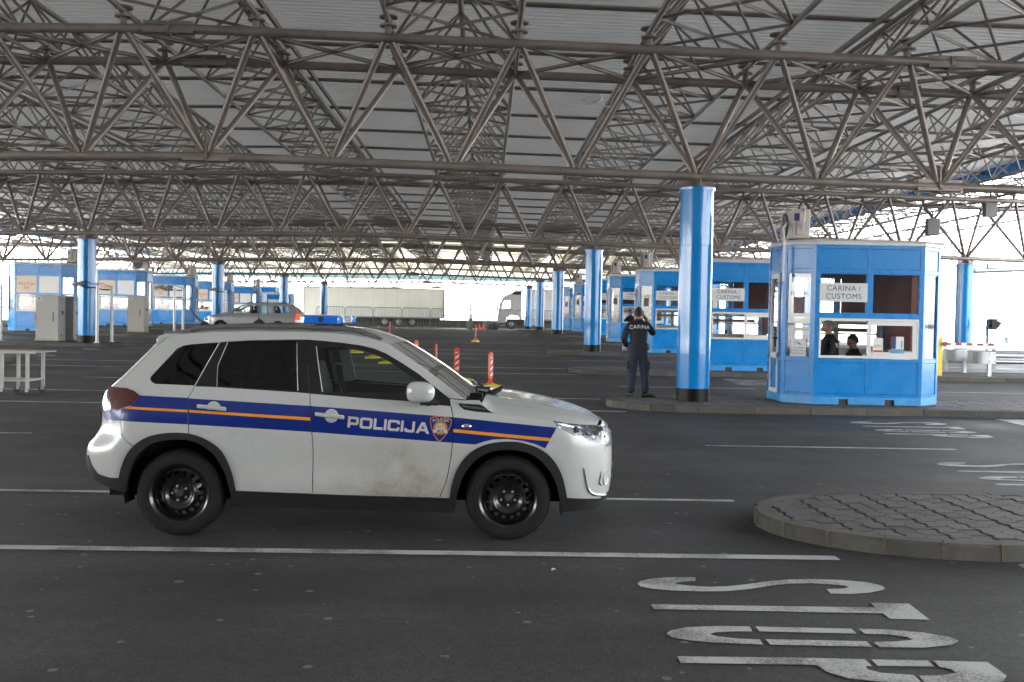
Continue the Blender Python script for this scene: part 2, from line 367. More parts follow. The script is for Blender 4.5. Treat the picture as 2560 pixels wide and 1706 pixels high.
for P in LET:
    Q = [c7(*p) for p in P]; v, f = fill2([(q.x, q.y) for q in Q]); polys.append((v, f))
o0 = c7(208, 1020)
def stop_at(x, y, label):
    mb = MB()
    for v, f in polys: mb.add([(a-o0.x+x, b-o0.y+y, zg(b-o0.y+y)+.004) for a, b in v], f)
    return tag(mb.build('road_lettering', m_paint, off=(x, y, zg(y)), at=(x, y, zg(y))), label, 'road marking', 'STOP letterings painted in the lanes')
stop_at(o0.x, o0.y, 'large worn white STOP lettering painted on the asphalt in the foreground')
stop_at(6.07, 16.85, 'flat white STOP lettering on the lane just in front of the near customs booth')
stop_at(5.55, 12.4, 'white STOP lettering cut by the right edge beyond the paved island')
stop_at(6.07, 25.95, 'small white STOP lettering on the lane seen between blue column and near booth')
for (x, y, lab) in ((8.9, 15.3, 'white stop bar at right edge in front of the near booth kerb'), (3.85, 5.2, 'white stop bar corner below the near paved island at right edge')):
    mb = MB(); mb.add([(x, y-1.3, zg(y)+.004), (x+.55, y-1.3, zg(y)+.004), (x+.55, y+2.4, zg(y+2.4)+.004), (x, y+2.4 if y > 9 else y+2.06, zg(y+2.4)+.004)], [(0, 1, 2, 3)])
    tag(mb.build('stop_bar', m_paint), lab, 'road marking', 'white stop bars across the lanes')

def outline(yc, hw, tipx, sgn, n=14, L=1.5):
    """half outline: from the near straight side round the tip to the far side; sgn=1 island to the right of its tip"""
    return [(tipx+sgn*L*(1-math.cos(a-math.pi/2)), yc-hw*math.cos(a)) for a in [math.pi*i/n for i in range(n+1)]]
KH = .12
ring_meshes = {}
m_mortar = mat('brown mortar', (.12, .095, .07), .9, var=.3, vscale=20, bump=.5)
def island(yc, hw, tipx, sgn, x_end, label, near=False):
    base = Vector((tipx, yc, zg(yc)))
    root = thing('traffic_island', label, 'traffic island', base, 0, 'kerbed islands between the lanes')
    out = outline(yc, hw, tipx, sgn)
    Z = lambda y: zg(y)-base.z
    # path round the island
    pathpts = [(x_end, yc-hw)]+out+[(x_end, yc+hw)]
    P = subdiv(pathpts, .06)
    # resample by arclength
    acc = [0]
    for a, b in zip(P, P[1:]): acc.append(acc[-1]+math.hypot(b[0]-a[0], b[1]-a[1]))
    def at(s_):
        s_ = min(max(s_, 0), acc[-1]); lo, hi = 0, len(acc)-1
        while hi-lo > 1:
            m = (lo+hi)//2
            if acc[m] <= s_: lo = m
            else: hi = m
        t = (s_-acc[lo])/(acc[hi]-acc[lo]+1e-9); a, b = P[lo], P[hi]
        d = Vector((b[0]-a[0], b[1]-a[1])).normalized()
        return Vector((a[0]+(b[0]-a[0])*t, a[1]+(b[1]-a[1])*t)), Vector((d.y, -d.x))*sgn
    xs_ = abs(x_end-out[0][0]); s_ = 0; total = acc[-1]; arc0 = xs_; arc1 = total-xs_
    s_ = arc0 % 1.0; cuts = [0.] if s_ > .3 else []
    while s_ < total-.02:
        cuts.append(s_)
        s_ += .42 if arc0-.05 <= s_ < arc1-.3 else 1.0
    cuts.append(total)
    kw = .15
    for a, b in zip(cuts, cuts[1:]):
        k = 4 if b-a < .6 else 1
        vs_ = []
        for i in range(k+1):
            p, nn = at(a+.005+(b-a-.01)*i/k)
            q = p+nn*kw
            if nn.length == 0: q = p
            jz = 0
            for (pt, z) in ((p, -.1), (p-nn*0+nn*.004, KH-.022+jz), (p+nn*.022, KH+jz), (q, KH+jz), (q, -.1)):
                vs_.append((pt.x-base.x, pt.y-base.y, z+Z(pt.y)))
        fs = [(5*i+j, 5*i+j+1, 5*i+j+6, 5*i+j+5) for i in range(k) for j in range(4)]+[(0, 1, 2, 3, 4), tuple(5*k+j for j in (4, 3, 2, 1, 0))]
        mb = MB(); mb.add(vs_, fs); mb.build('kerb_stone', m_kerb, root, smooth=0)
        if near and a > 0:
            p, nn = at(a); d_ = Vector((-nn.y, nn.x)); mb = MB(); w_ = rnd.uniform(.012, .026)
            mb.add([(q.x-base.x, q.y-base.y, z+Z(q.y)) for q in (p-d_*w_-nn*.002, p+d_*w_-nn*.002, p+d_*w_*.7+nn*.03, p-d_*w_*.7+nn*.03) for z in (-.02, KH+(.001 if q is not None else 0))], [(0, 2, 3, 1), (1, 3, 5, 7), (2, 4, 5, 3), (6, 0, 1, 7)])
            mb.build('mortar_joint', m_mortar, root, smooth=0)
    inner = []
    for q in [0, arc0*.5]+[arc0+(arc1-arc0)*i/40 for i in range(41)]+[total-arc0*.5, total]:
        p, nn = at(q); inner.append((p+nn*(kw-.01)).to_tuple())
    v, f = fill2([(x, y) for x, y in inner])
    mb = MB(); mb.add([(x-base.x, y-base.y, KH-.014+Z(y)) for x, y in v], f); mb.build('bedding', m_slab, root)
    return root, inner, base
CW, RL = .168, .203
def paver_poly(cx, cy, par):
    a = .024; g_ = .0042; hx, hy = CW/2-g_, RL/2-g_
    k = 1 if par else -1
    return [(cx-hx, cy-hy), (cx+hx, cy-hy), (cx+hx, cy-hy*.45), (cx+hx+a*k, cy-hy*.2), (cx+hx+a*k, cy+hy*.2), (cx+hx, cy+hy*.45), (cx+hx, cy+hy), (cx-hx, cy+hy), (cx-hx, cy+hy*.45), (cx-hx+a*k, cy+hy*.2), (cx-hx+a*k, cy-hy*.2), (cx-hx, cy-hy*.45)]
def paver_mesh_add(mb, cx, cy, par, z0, tilt=0):
    P = paver_poly(cx, cy, par); c = .007
    Q = [(cx+(x-cx)*(1-c/(CW/2)), cy+(y-cy)*(1-c/(RL/2))) for x, y in P]; n = len(P)
    v = [(x, y, z0-.03) for x, y in P]+[(x, y, z0-.005) for x, y in P]+[(x, y, z0+tilt*(x-cx)) for x, y in Q]
    f = [(i, (i+1) % n, (i+1) % n+n, i+n) for i in range(n)]+[(i+n, (i+1) % n+n, (i+1) % n+2*n, i+2*n) for i in range(n)]+[tuple(range(2*n, 3*n))]
    mb.add(v, f)
def area(P): return abs(sum(P[i][0]*P[(i+1) % len(P)][1]-P[(i+1) % len(P)][0]*P[i][1] for i in range(len(P))))/2
def clip(P, K):
    """cut polygon P to the convex outline K"""
    s_ = sum(K[i][0]*K[(i+1) % len(K)][1]-K[(i+1) % len(K)][0]*K[i][1] for i in range(len(K)))
    if s_ < 0: K = K[::-1]
    for i in range(len(K)):
        a, b = K[i], K[(i+1) % len(K)]; out = []
        sd = lambda p: (b[0]-a[0])*(p[1]-a[1])-(b[1]-a[1])*(p[0]-a[0])
        for j in range(len(P)):
            p, q = P[j-1], P[j]; dp, dq = sd(p), sd(q)
            if (dp >= 0) != (dq >= 0): t = dp/(dp-dq); out.append((p[0]+(q[0]-p[0])*t, p[1]+(q[1]-p[1])*t))
            if dq >= 0: out.append(q)
        P = out
        if not P: break
    return P
pav_me = []
for par in (0, 1):
    for k in range(2):
        mb = MB(); paver_mesh_add(mb, 0, 0, par, 0, (k-.5)*.014); pav_me.append(mb.mesh('paving_stone', m_paver, 30))
def pave(root, inner, base, x0, x1, individual):
    lst = []; edge = []
    i = 0; n = int((x1-x0)/CW)+1; yl = min(p[1] for p in inner); yh = max(p[1] for p in inner)
    for i in range(n):
        cx = x0+CW*(i+.5)
        for j in range(-1, int((yh-yl)/RL)+2):
            cy = yl+RL*(j+.5)+(RL/2 if i % 2 else 0)
            k_ = [pip(a, b, inner) for a, b in paver_poly(cx, cy, i % 2)]
            if all(k_): lst.append((cx, cy, i % 2))
            elif any(k_): edge.append((cx, cy, i % 2))
    if individual:
        for cx, cy, par in edge:
            P = clip(paver_poly(cx, cy, par), inner)
            if len(P) < 3 or area(P) < .004: continue
            mb = MB(); z0 = KH-.003+rnd.uniform(-.003, .002)+zg(cy)-base.z; mb.prism([(a-base.x, b-base.y) for a, b in P], z0-.03, z0); mb.build('paving_stone', m_paver, root, 0)
        for cx, cy, par in lst:
            o = link('paving_stone', pav_me[par*2+rnd.randrange(2)], root, (cx-base.x, cy-base.y, KH+rnd.uniform(-.004, .004)+zg(cy)-base.z))
    else:
        mb = MB()
        for cx, cy, par in edge:
            P = clip(paver_poly(cx, cy, par), inner)
            if len(P) > 2 and area(P) > .004: z0 = KH-.003+zg(cy)-base.z; mb.prism([(a-base.x, b-base.y) for a, b in P], z0-.03, z0)
        for cx, cy, par in lst: paver_mesh_add(mb, cx-base.x, cy-base.y, par, KH+zg(cy)-base.z+rnd.uniform(-.003, .003), rnd.uniform(-.02, .02))
        tag(mb.build('paving_stones', m_paver2, root, 30), kind='stuff')
m_paver2 = mat('paving stones far', (.115, .11, .108), .66, var=.2, vscale=4.5, bump=.3, bscale=60)
rl = ['near paved island at right, in the foreground beside the STOP lettering', 'paved island under the near blue column and near customs booth', 'narrow paved island behind the standing man, ending in a rounded kerb', 'paved island carrying the second blue column, right side', 'fourth kerbed island on the right, behind the second blue column', 'fifth kerbed island on the right, carrying the third blue column', 'distant kerbed island on the right, before the truck cab', 'farthest kerbed island on the right side']
for k in range(8):
    r_, inn, b_ = island(ISL[k], HW[k], 2.27 if k else 2.3, 1, 27 if k < 2 else 19, rl[k], k == 0)
    if k == 0: pave(r_, inn, b_, 2.35, 5.4, True)
    elif k < 4: pave(r_, inn, b_, 2.4, 13 if k == 1 else 9, False)
ll = {2: 'kerbed island tip behind the trolley at the left edge', 3: 'kerbed island on the left, under the left blue column and cabinets', 4: 'second kerbed island on the left, with the single grey cabinet', 5: 'third kerbed island on the left, behind the silver car', 6: 'fourth kerbed island on the left side', 7: 'farthest kerbed island on the left side'}
for k in ll:
    island(ISL[k], HW[k], -12.63, -1, -40, ll[k])

for (px, py, lb_) in ((1378, 1427, 'small white paper scrap on the asphalt in front of the police car'), (100, 955, 'tiny white litter scrap on the asphalt beside the trolley')):
    q = gp(px, py, .003); mb = MB(); mb.add([(0, 0, 0), (.03, .005, .012), (.035, .03, 0), (.005, .028, .008), (.018, .014, .016)], [(0, 1, 4), (1, 2, 4), (2, 3, 4), (3, 0, 4)])
    tag(mb.build('litter_scrap', m_paper, smooth=0, at=q), lb_, 'litter')
m_glassd = mat('dark window', (.02, .022, .025), .15)
# ------------------------------------------------------------------ canopy: columns, trusses, sheet
ND = 2.25; X0 = 3.8815; RIDGE = X0-4*ND
rz = lambda X: -.0182*abs(X-RIDGE)
XL, XR = RIDGE-14*ND, RIDGE+13.5*ND          # ends of the steelwork
ROWS = [19.02+18*k for k in range(0, 6)]
ZB, ZT, WT = 4.513, 6.50, 1.14               # bottom chord, top chords and half width of a main truss
ZS, ZC, ZP, ZR = 6.80, 8.22, 8.37, 8.47      # lattice bottom chords, lattice top chord, purlins, roof sheet
canopy = thing('canopy_roof', 'wide steel tube canopy roof with triangular lattice trusses over all the lanes', 'canopy roof', (RIDGE, 55, 0))
cof = Vector((RIDGE, 55, 0))
_tm = {}
def unit_tube(r, n=8):
    if (r, n) not in _tm:
        mb = MB(); mb.lathe([(r, 0), (r, 1)], n, cap=False); _tm[(r, n)] = mb.mesh('tube', m_steel, 60)
    return _tm[(r, n)]
def tube_obj(name, a, b, r, parent, n=10):
    a, b = Vector(a)-cof, Vector(b)-cof; d = b-a
    o = link(name, unit_tube(r, n), parent); q = d.to_track_quat('Z', 'Y').to_matrix().to_4x4()
    o.matrix_local = Matrix.Translation(a)@q@Matrix.Diagonal((1, 1, d.length, 1)); return o
def part(name, parent, mb, m, sm=60): return mb.build(name, m, parent, sm, off=cof)
def chord_pts(y, z, x0=XL, x1=XR): return [(x0, y, z+rz(x0)), (RIDGE, y, z+rz(RIDGE)), (x1, y, z+rz(x1))]
kmin, kmax = -18, 9
nx = lambda k: X0+ND*k
for ri, Y in enumerate(ROWS):
    near = ri < 2
    tr = MB(); n = 12 if near else 6
    b = MB(); b.tube(chord_pts(Y, ZB), .082, n); tro = part('main_truss', canopy, b, m_steel)
    for s_ in (-1, 1):
        t = MB(); t.tube(chord_pts(Y+s_*WT, ZT), .085, n); part('top_chord', tro, t, m_steel)
    br = MB()
    for k in range(kmin, kmax+1):
        X = nx(k)
        if not XL <= X <= XR: continue
        vis = near and (-6 if ri == 0 else -10) <= k <= (3 if ri == 0 else 7)
        for sx in (-.5, .5):
            for sy in (-1, 1):
                xt = X+sx*ND
                if not XL-.01 <= xt <= XR+.01: continue
                a_ = Vector((X+sx*.12, Y+sy*.03, ZB+rz(X)+.07)); c_ = Vector((xt-sx*.12, Y+sy*WT, ZT+rz(xt)-.06))
                if vis: tube_obj('diagonal', a_, c_, .056, tro)
                else: br.tube([a_, c_], .056, 6, cap=False)
        xa, xb = X-.5*ND, X+.5*ND
        if xb <= XR and xa >= XL:
            for sy in (-1, 1):
                p, q = Vector((xa, Y-sy*WT, ZT+rz(xa))), Vector((xb, Y+sy*WT, ZT+rz(xb)))
                br.tube([p, q], .042, 8 if near else 5, cap=False)
            br.tube([(xa, Y-WT, ZT+rz(xa)), (xa, Y+WT, ZT+rz(xa))], .035, 6, cap=False)
        # bearing pucks that carry the lattice trusses
        for sy in (-1, 1):
            if near: br.lathe([(.0, 0), (.06, 0), (.06, .12), (.15, .13), (.15, .16), (.07, .17), (.07, .27), (.16, .28), (.16, .31), (0, .31)], 12, M=Matrix.Translation((xb, Y+sy*WT, ZT+rz(xb)+.06)))
    # bolted flange joints
    for k in (-16, -10, -4, 2, 8):
        X = nx(k)
        if not XL < X < XR: continue
        for (yy, zz) in ((Y, ZB), (Y-WT, ZT), (Y+WT, ZT)):
            xo = X if zz == ZB else X-.35
            br.lathe([(.0, -.03), (.13, -.03), (.13, .03), (0, .03)], 12, M=M3(xo, yy, zz+rz(X), (0, 0, 1), (0, 1, 0), (1, 0, 0)))
            for a_ in range(4):
                ca, sa = math.cos(a_*math.pi/2+.6)*.105, math.sin(a_*math.pi/2+.6)*.105
                br.box(xo-.42, xo+.42, yy+ca-.012, yy+ca+.012, zz+rz(X)+sa-.03, zz+rz(X)+sa+.03)
        br.box(X-.02, X+.02, Y-.09, Y+.09, ZB+rz(X), ZB+rz(X)+.36)
    tag(part('bracing', tro, br, m_steel), kind='stuff')
# lattice trusses along the lanes' cross direction
YA, YE = 10.02, 113.02
js = range(-7, 7)
for j in js:
    xc = RIDGE+4.5*j
    if xc-.5*ND < XL or xc+.5*ND > XR: continue
    b = MB(); b.tube([(xc, YA-3, ZC+rz(xc)), (xc, YE, ZC+rz(xc))], .062, 8)
    lt = part('lattice_truss', canopy, b, m_steel2)
    for s_ in (-1, 1):
        c = MB(); x = xc+s_*ND/2; c.tube([(x, YA-3, ZS+rz(x)), (x, YE, ZS+rz(x))], .052, 8); part('bottom_chord', lt, c, m_steel2)
    br = MB(); i = 0; y = YA-3.0
    while y < YE-1.9:
        ind = -2 <= j <= 3 and y < 27
        xa, xb = xc-ND/2, xc+ND/2; y2 = y+2
        segs = [((xa, y, ZS+rz(xa)), (xb, y2, ZS+rz(xb)), .028), ((xb, y, ZS+rz(xb)), (xa, y2, ZS+rz(xa)), .028)]
        for x in (xa, xb):
            segs += [((x, y, ZS+rz(x)), (xc, y+1, ZC+rz(xc)-.03), .03), ((xc, y+1, ZC+rz(xc)-.03), (x, y2, ZS+rz(x)), .03)]
        for p, q, r in segs:
            if ind: tube_obj('brace', p, q, r, lt, 6)
            else: br.tube([p, q], r, 5, cap=False)
        if i % 3 == 0: br.tube([(xa, y, ZS+rz(xa)), (xb, y, ZS+rz(xb))], .03, 5, cap=False)
        y += 2; i += 1
    tag(part('bracing', lt, br, m_steel2), kind='stuff')
    # side struts that run down to the next truss, and box gutter at the expansion joints
    if j in (0, 3):
        gb = MB()
        for o_ in (-.22, .22): gb.box(xc+o_-.035, xc+o_+.035, YA-12, YE+2, ZP+rz(xc)-.14, ZP+rz(xc)-.02)
        part('box_gutter', lt, gb, m_steel2, 0)
# purlins
y = 5.85
while y < YE+2:
    b = MB()
    for o_ in (0,):
        b.tube(chord_pts(y, ZP, XL+3*ND-1, XR-2.2), .055, 6)
    b.tube(chord_pts(y+.16, ZP+.02, XL+3*ND-1, XR-2.2), .02, 4)
    part('purlin', canopy, b, m_steel); y += 4.0
# corrugated sheet: ribs along X; translucency added to brighten the ceiling
n_ = m_sheet.node_tree; tb = n_.nodes.new("ShaderNodeBsdfTranslucent"); tb.inputs[0].default_value = (.84, .83, .80, 1)
mx = n_.nodes.new("ShaderNodeMixShader"); mx.inputs[0].default_value = .016; n_.links.new(n_.nodes["Principled BSDF"].outputs[0], mx.inputs[1]); n_.links.new(tb.outputs[0], mx.inputs[2]); n_.links.new(mx.outputs[0], n_.nodes["Material Output"].inputs[0])
SX0, SX1 = -37.0, 20.3
y0, y1, pitch = -44.0, 97.0, .26
prof = [(0, 0), (.085, 0), (.115, .05), (.2, .05), (.23, 0)]
pts = []
k = 0
while y0+k*pitch < y1:
    pts += [(y0+k*pitch+a_, b_) for a_, b_ in prof]; k += 1
xsn = [SX0, -24, RIDGE-.3, RIDGE+.3, 5, SX1]
mb = MB(); mb.add([(x, a_, ZR+b_+rz(x)) for x in xsn for a_, b_ in pts], [(i*len(pts)+q, (i+1)*len(pts)+q, (i+1)*len(pts)+q+1, i*len(pts)+q+1) for i in range(len(xsn)-1) for q in range(len(pts)-1)])
part('roof_sheet', canopy, mb, m_sheet, 20)
y0_, y0, y1 = y0, 97.0, 117.0
# unseen building added behind the camera to darken reflections on near surfaces
tb_ = thing('blocker_building', 'unseen dark building block added behind the camera to cut light and reflections', 'building', (-6, -34, 0))
mb = MB(); mb.box(-42, 40, -12, 0, 0, 7.8); mb.build('wall', mat('dark facade', (.06, .055, .05), .7), tb_, 0)
for i in range(20): mb = MB(); mb.box(-40+i*4, -37.2+i*4, .0, .05, 1.0, 3.2); mb.build('window', m_glassd, tb_, 0)
# fascias
y0 = y0_
mb = MB(); mb.box(SX1, SX1+.06, y0-.3, y1+.3, ZR-.42+rz(SX1), ZR+.55+rz(SX1)); part('fascia', canopy, mb, m_bblue, 0)
mb = MB(); mb.box(SX0-.06, SX0, y0-.3, y1+.3, ZR-.42+rz(SX0), ZR+.55+rz(SX0)); part('fascia', canopy, mb, m_bblue, 0)
# cream cladding that hangs at the far end of the roof
mt = mat('translucent cream sheet', (.70, .68, .55), .7); n_ = mt.node_tree; tb = n_.nodes.new("ShaderNodeBsdfTranslucent"); tb.inputs[0].default_value = (.75, .72, .55, 1)
mx = n_.nodes.new("ShaderNodeMixShader"); mx.inputs[0].default_value = .55; n_.links.new(n_.nodes["Principled BSDF"].outputs[0], mx.inputs[1]); n_.links.new(tb.outputs[0], mx.inputs[2]); n_.links.new(mx.outputs[0], n_.nodes["Material Output"].inputs[0])
mt2 = mt.copy(); mt2.name = 'translucent far sheet'  # translucency added at the far end to let daylight onto the trailer
for n2_ in mt2.node_tree.nodes:
    if n2_.type == 'MIX_SHADER': n2_.inputs[0].default_value = .22
v = []; x = SX0; q = 0
while x < SX1:
    for dx, dy in ((0, 0), (.12, 0), (.16, .05), (.28, .05), (.32, 0)): v += [(x+dx, y1+.1+dy, 6.05), (x+dx, y1+.1+dy, ZR+rz(x)-.02)]
    x += .36
mb = MB(); mb.add(v, [(2*i, 2*i+2, 2*i+3, 2*i+1) for i in range(len(v)//2-1)]); part('end_cladding', canopy, mb, mt, 20)
pts = []; k = 0
while 97.0+k*pitch < y1:
    pts += [(97.0+k*pitch+a_, b_) for a_, b_ in prof]; k += 1
mb = MB(); mb.add([(x, a_, ZR+b_+rz(x)) for x in xsn for a_, b_ in pts], [(i*len(pts)+q, (i+1)*len(pts)+q, (i+1)*len(pts)+q+1, i*len(pts)+q+1) for i in range(len(xsn)-1) for q in range(len(pts)-1)]); part('translucent_far_sheet', canopy, mb, mt2, 20)
mb = MB(); mb.box(SX0, SX1, y1-.02, y1+.3, 5.55, 6.04); part('fascia', canopy, mb, mat('pale blue edge flashing', (.28, .50, .66), .5), 0)
# columns
def column(X, Y, label, full=True):
    ztop = ZB-.221+rz(X)-.17+.0; kk = min(range(len(ROWS)), key=lambda i: abs(ROWS[i]-Y))
    zb = zg(Y)+KH; H = 4.292+rz(X)-zb
    root = thing('blue_column', label, 'column', (X, Y, zb), 0, 'round blue columns under the canopy')
    mb = MB(); r = .305
    prof = [(r, .23)]+[(r+.0005*math.sin(z*9.1+1.3*X), z) for z in [.3+(H-.42)*i/14 for i in range(1, 14)]]+[(r, H*.27), (r, H-.05)]
    prof = sorted(prof, key=lambda q: q[1])
    mb.lathe(prof, 48)
    for hz in (.22, .73):      # weld seams
        mb.lathe([(r-.01, H*hz-.012), (r+.006, H*hz-.004), (r+.006, H*hz+.004), (r-.01, H*hz+.012)], 48)
    mb.build('shaft', m_blue, root, 30)
    mb = MB(); mb.lathe([(0, 0), (r+.004, 0), (r+.004, .235), (r-.01, .237)], 48); mb.build('base_band', m_black, root, 30)
    mb = MB(); mb.lathe([(r-.02, H-.06), (r+.028, H-.06), (r+.028, H-.015), (r+.03, H), (0, H)], 48); mb.build('top_rim', m_blue, root, 30)
    mb = MB()
    for a_ in range(4):
        M = Matrix.Rotation(a_*math.pi/2, 4, 'Z')
        mb.box(.03, .30, -.015, .015, H, H+.15, M=M); mb.box(.2, .26, -.04, .04, H, H+.09, M=M)
    mb.box(-.05, .05, -.05, .05, H, H+.16); mb.box(-.22, .22, -.22, .22, H, H+.025)
    mb.build('bearing_bracket', m_steel, root, 0)
    return root
cl = {(0, 0): 'near glossy blue column beside the standing man and the near customs booth', (0, 1): 'second blue column on the right, left of the standing man', (0, 2): 'third blue column from the right island row, left of the second one', (0, 3): 'fourth blue column, slim, beside the white truck cab', (0, 4): 'fifth blue column, slimmest, right in front of the truck cab', (0, 5): 'farthest blue column on the right',
      (-8, 1): 'blue column at left with the grey cabinets and camera poles', (-8, 2): 'blue column on the left just above the nose of the silver car', (-8, 3): 'slim blue column behind the tail of the silver car', (-8, 4): 'slim blue column in front of the white trailer', (-8, 5): 'farthest left blue column beyond the trailer end',
      (6, 1): 'blue column at the right edge behind the yellow barrier post', (6, 2): 'blue column far right behind the booths', (6, 3): 'distant blue column far right behind the booths'}
for (k, ri), lab in cl.items():
    if ri == 5: continue
    column(nx(k), ROWS[ri], lab)
m_flood = mat('grey floodlight housing', (.12, .12, .125), .5)
# small things fixed to the steelwork
def cctv(loc, rzz, label, group=None, scale=1.):
    t = thing('security_camera', label, 'security camera', loc, rzz, group)
    mb = MB(); mb.box(-.06, .06, -.02, .30, -.05, .05, M=Matrix.Rotation(R(-14), 4, 'X')@Matrix.Diagonal((scale,)*3+(1,))); mb.build('housing', m_white, t, 0, bevel=.01)
    mb = MB(); mb.box(-.075, .075, -.02, .36, .052, .062, M=Matrix.Rotation(R(-14), 4, 'X')@Matrix.Diagonal((scale,)*3+(1,))); mb.build('sun_shield', m_white, t, 0)
    mb = MB(); mb.tube([(0, .05, -.05), (0, 0, -.14), (0, -.22, -.2)], .018, 8); mb.build('bracket', m_white, t)
    return t
p = aty(1502, 245, 20.4)
t = cctv(p, R(70), 'white security camera high up on a truss under the roof')
for (px, py, YY, lab) in ((2475, 522, 36, 'dark floodlight box hanging from the roof edge at far right'), (2331, 568, 36, 'dark floodlight box under the truss, right of the near booth roof')):
    p = aty(px, py, YY); mb = MB(); mb.box(-.22, .22, -.12, .12, -.3, .3); mb.box(-.03, .03, -.03, .03, .3, .6)
    o = mb.build('floodlight', m_flood, at=p, bevel=.02); tag(o, lab, 'floodlight', 'floodlights under the canopy')
# ------------------------------------------------------------------ the police car
CARY = 8.70; CX = -1.04
m_paintw = mat('white car paint', (.52, .53, .52), .28, 0, coat=.5, bump=.0)
def _dirt():
    n = m_paintw.node_tree; b = n.nodes["Principled BSDF"]; L = n.links.new
    tc = n.nodes.new("ShaderNodeTexCoord"); sp = n.nodes.new("ShaderNodeSeparateXYZ"); L(tc.outputs["Object"], sp.inputs[0])
    no = n.nodes.new("ShaderNodeTexNoise"); no.inputs["Scale"].default_value = 5; no.inputs["Detail"].default_value = 8; no.inputs["Roughness"].default_value = .7; L(tc.outputs["Object"], no.inputs["Vector"])
    nf = n.nodes.new("ShaderNodeTexNoise"); nf.inputs["Scale"].default_value = 60; nf.inputs["Detail"].default_value = 4; L(tc.outputs["Object"], nf.inputs["Vector"])
    hz = n.nodes.new("ShaderNodeMapRange"); hz.inputs[1].default_value = .90; hz.inputs[2].default_value = .38; L(sp.outputs[2], hz.inputs[0])
    def M(op, a, c):
        q = n.nodes.new("ShaderNodeMath"); q.operation = op
        for i, x in enumerate((a, c)):
            if isinstance(x, (int, float)): q.inputs[i].default_value = x
            else: L(x, q.inputs[i])
        return q.outputs[0]
    # splash patch on the front door, behind the front wheel
    dx = M('MULTIPLY', M('ADD', sp.outputs[0], -.42), 2.6); ex = M('MULTIPLY', M('MULTIPLY', dx, dx), -1.); gx = M('POWER', 2.718, ex)
    gx = M('ADD', M('MULTIPLY', gx, 1.25), .30)
    mk = M('MULTIPLY', M('MULTIPLY', hz.outputs[0], gx), M('MULTIPLY', M('ADD', no.outputs["Fac"], -.25), 1.6))
    mk = M('MULTIPLY', mk, M('ADD', nf.outputs["Fac"], .45))
    mx = n.nodes.new("ShaderNodeMix"); mx.data_type = 'RGBA'; L(mk, mx.inputs[0]); mx.inputs[6].default_value = (.52, .53, .52, 1); mx.inputs[7].default_value = (.25, .19, .11, 1)
    L(mx.outputs[2], b.inputs["Base Color"]); rr = n.nodes.new("ShaderNodeMapRange"); rr.inputs[3].default_value = .26; rr.inputs[4].default_value = .75; L(mk, rr.inputs[0]); L(rr.outputs[0], b.inputs["Roughness"])
    cw = n.nodes.new("ShaderNodeMapRange"); cw.inputs[3].default_value = .5; cw.inputs[4].default_value = .05; L(mk, cw.inputs[0]); L(cw.outputs[0], b.inputs["Coat Weight"])
_dirt()
m_stripe = mat('blue reflective stripe', (.004, .022, .20), .3, 0, coat=.4, var=.05, vscale=3)
m_gold = mat('orange stripe', (.80, .30, .02), .4)
m_lett = mat('silver white lettering', (.55, .54, .53), .45)
m_clad = mat('black textured cladding', (.014, .0145, .016), .6, 0, spec=.35, var=.2, vscale=8, bump=.25, bscale=160)
m_trim = mat('gloss black window trim', (.008, .008, .009), .3, 0, coat=.2)
m_back = mat('dark underbody', (.006, .006, .006), .9)
m_gfront = glass('clear side glass', (.72, .80, .77), ior=1.5)
m_grear = glass('privacy glass', (.10, .10, .10), ior=1.5)
m_gws = glass('windscreen glass', (.58, .70, .66), ior=1.52)
m_chrome = mat('chrome trim', (.75, .76, .78), .08, 1.0)
m_lens = glass('clear lamp lens', (.93, .95, .97), ior=1.5)
m_tail = mat('red lamp lens', (.085, .002, .005), .08, 0, coat=1., var=.3, vscale=9)
m_lampin = mat('lamp reflector', (.62, .64, .67), .16, .9, var=.3, vscale=16)
m_rim = mat('black steel rim', (.005, .005, .0055), .3, 0, coat=.6, stain=((.10, .08, .06), 26, .66, .5))
m_seat = mat('dark seat fabric', (.03, .03, .032), .85)
m_gtrim = mat('light grey cabin trim', (.16, .165, .165), .7)
m_bluelens = mat('blue beacon lens', (.015, .20, .80), .1, 0, coat=1.)

Wz = pchip([(.12, .80), (.25, .835), (.35, .866), (.5, .882), (.65, .889), (.8, .890), (.9, .882), (1.0, .866), (1.08, .842), (1.2, .800), (1.35, .735), (1.48, .668), (1.56, .61), (1.66, .50)])
XF = pchip([(.15, .98), (.22, 1.02), (.3, 1.055), (.4, 1.07), (.55, 1.075), (.72, 1.07), (.80, 1.045), (.88, .99), (.93, .94), (1.05, .90), (1.7, .88)])
XR_ = pchip([(.15, -2.9), (.25, -2.98), (.32, -3.04), (.42, -3.10), (.5, -3.125), (.6, -3.135), (.66, -3.12), (.73, -3.06), (.82, -3.02), (.95, -3.02), (1.08, -2.99), (1.14, -2.93), (1.2, -2.87), (1.48, -2.62), (1.56, -2.55), (1.7, -2.5)])
LC = 1.15
def bez(p0, p1, p2, p3, t):
    a = 1-t; return (a**3*p0[0]+3*a*a*t*p1[0]+3*a*t*t*p2[0]+t**3*p3[0], a**3*p0[1]+3*a*a*t*p1[1]+3*a*t*t*p2[1]+t**3*p3[1])
def sculpt(s, z):
    g = lambda a, b: math.exp(-a*a/(b*b))
    d = 0
    d += .014*g(s+2.286, .50)*g(z-.74, .20)+.014*g(s-.204, .50)*g(z-.72, .20)      # wheel haunches
    d -= .020*g(s+1.05, .75)*g(z-.56, .13)                                          # door scallop
    d += .010*g(s+1.05, .85)*g(z-.42, .07)
    d += .008*g(z-.93, .05)*(1 if -2.9 < s < .6 else 0)*1
    return d
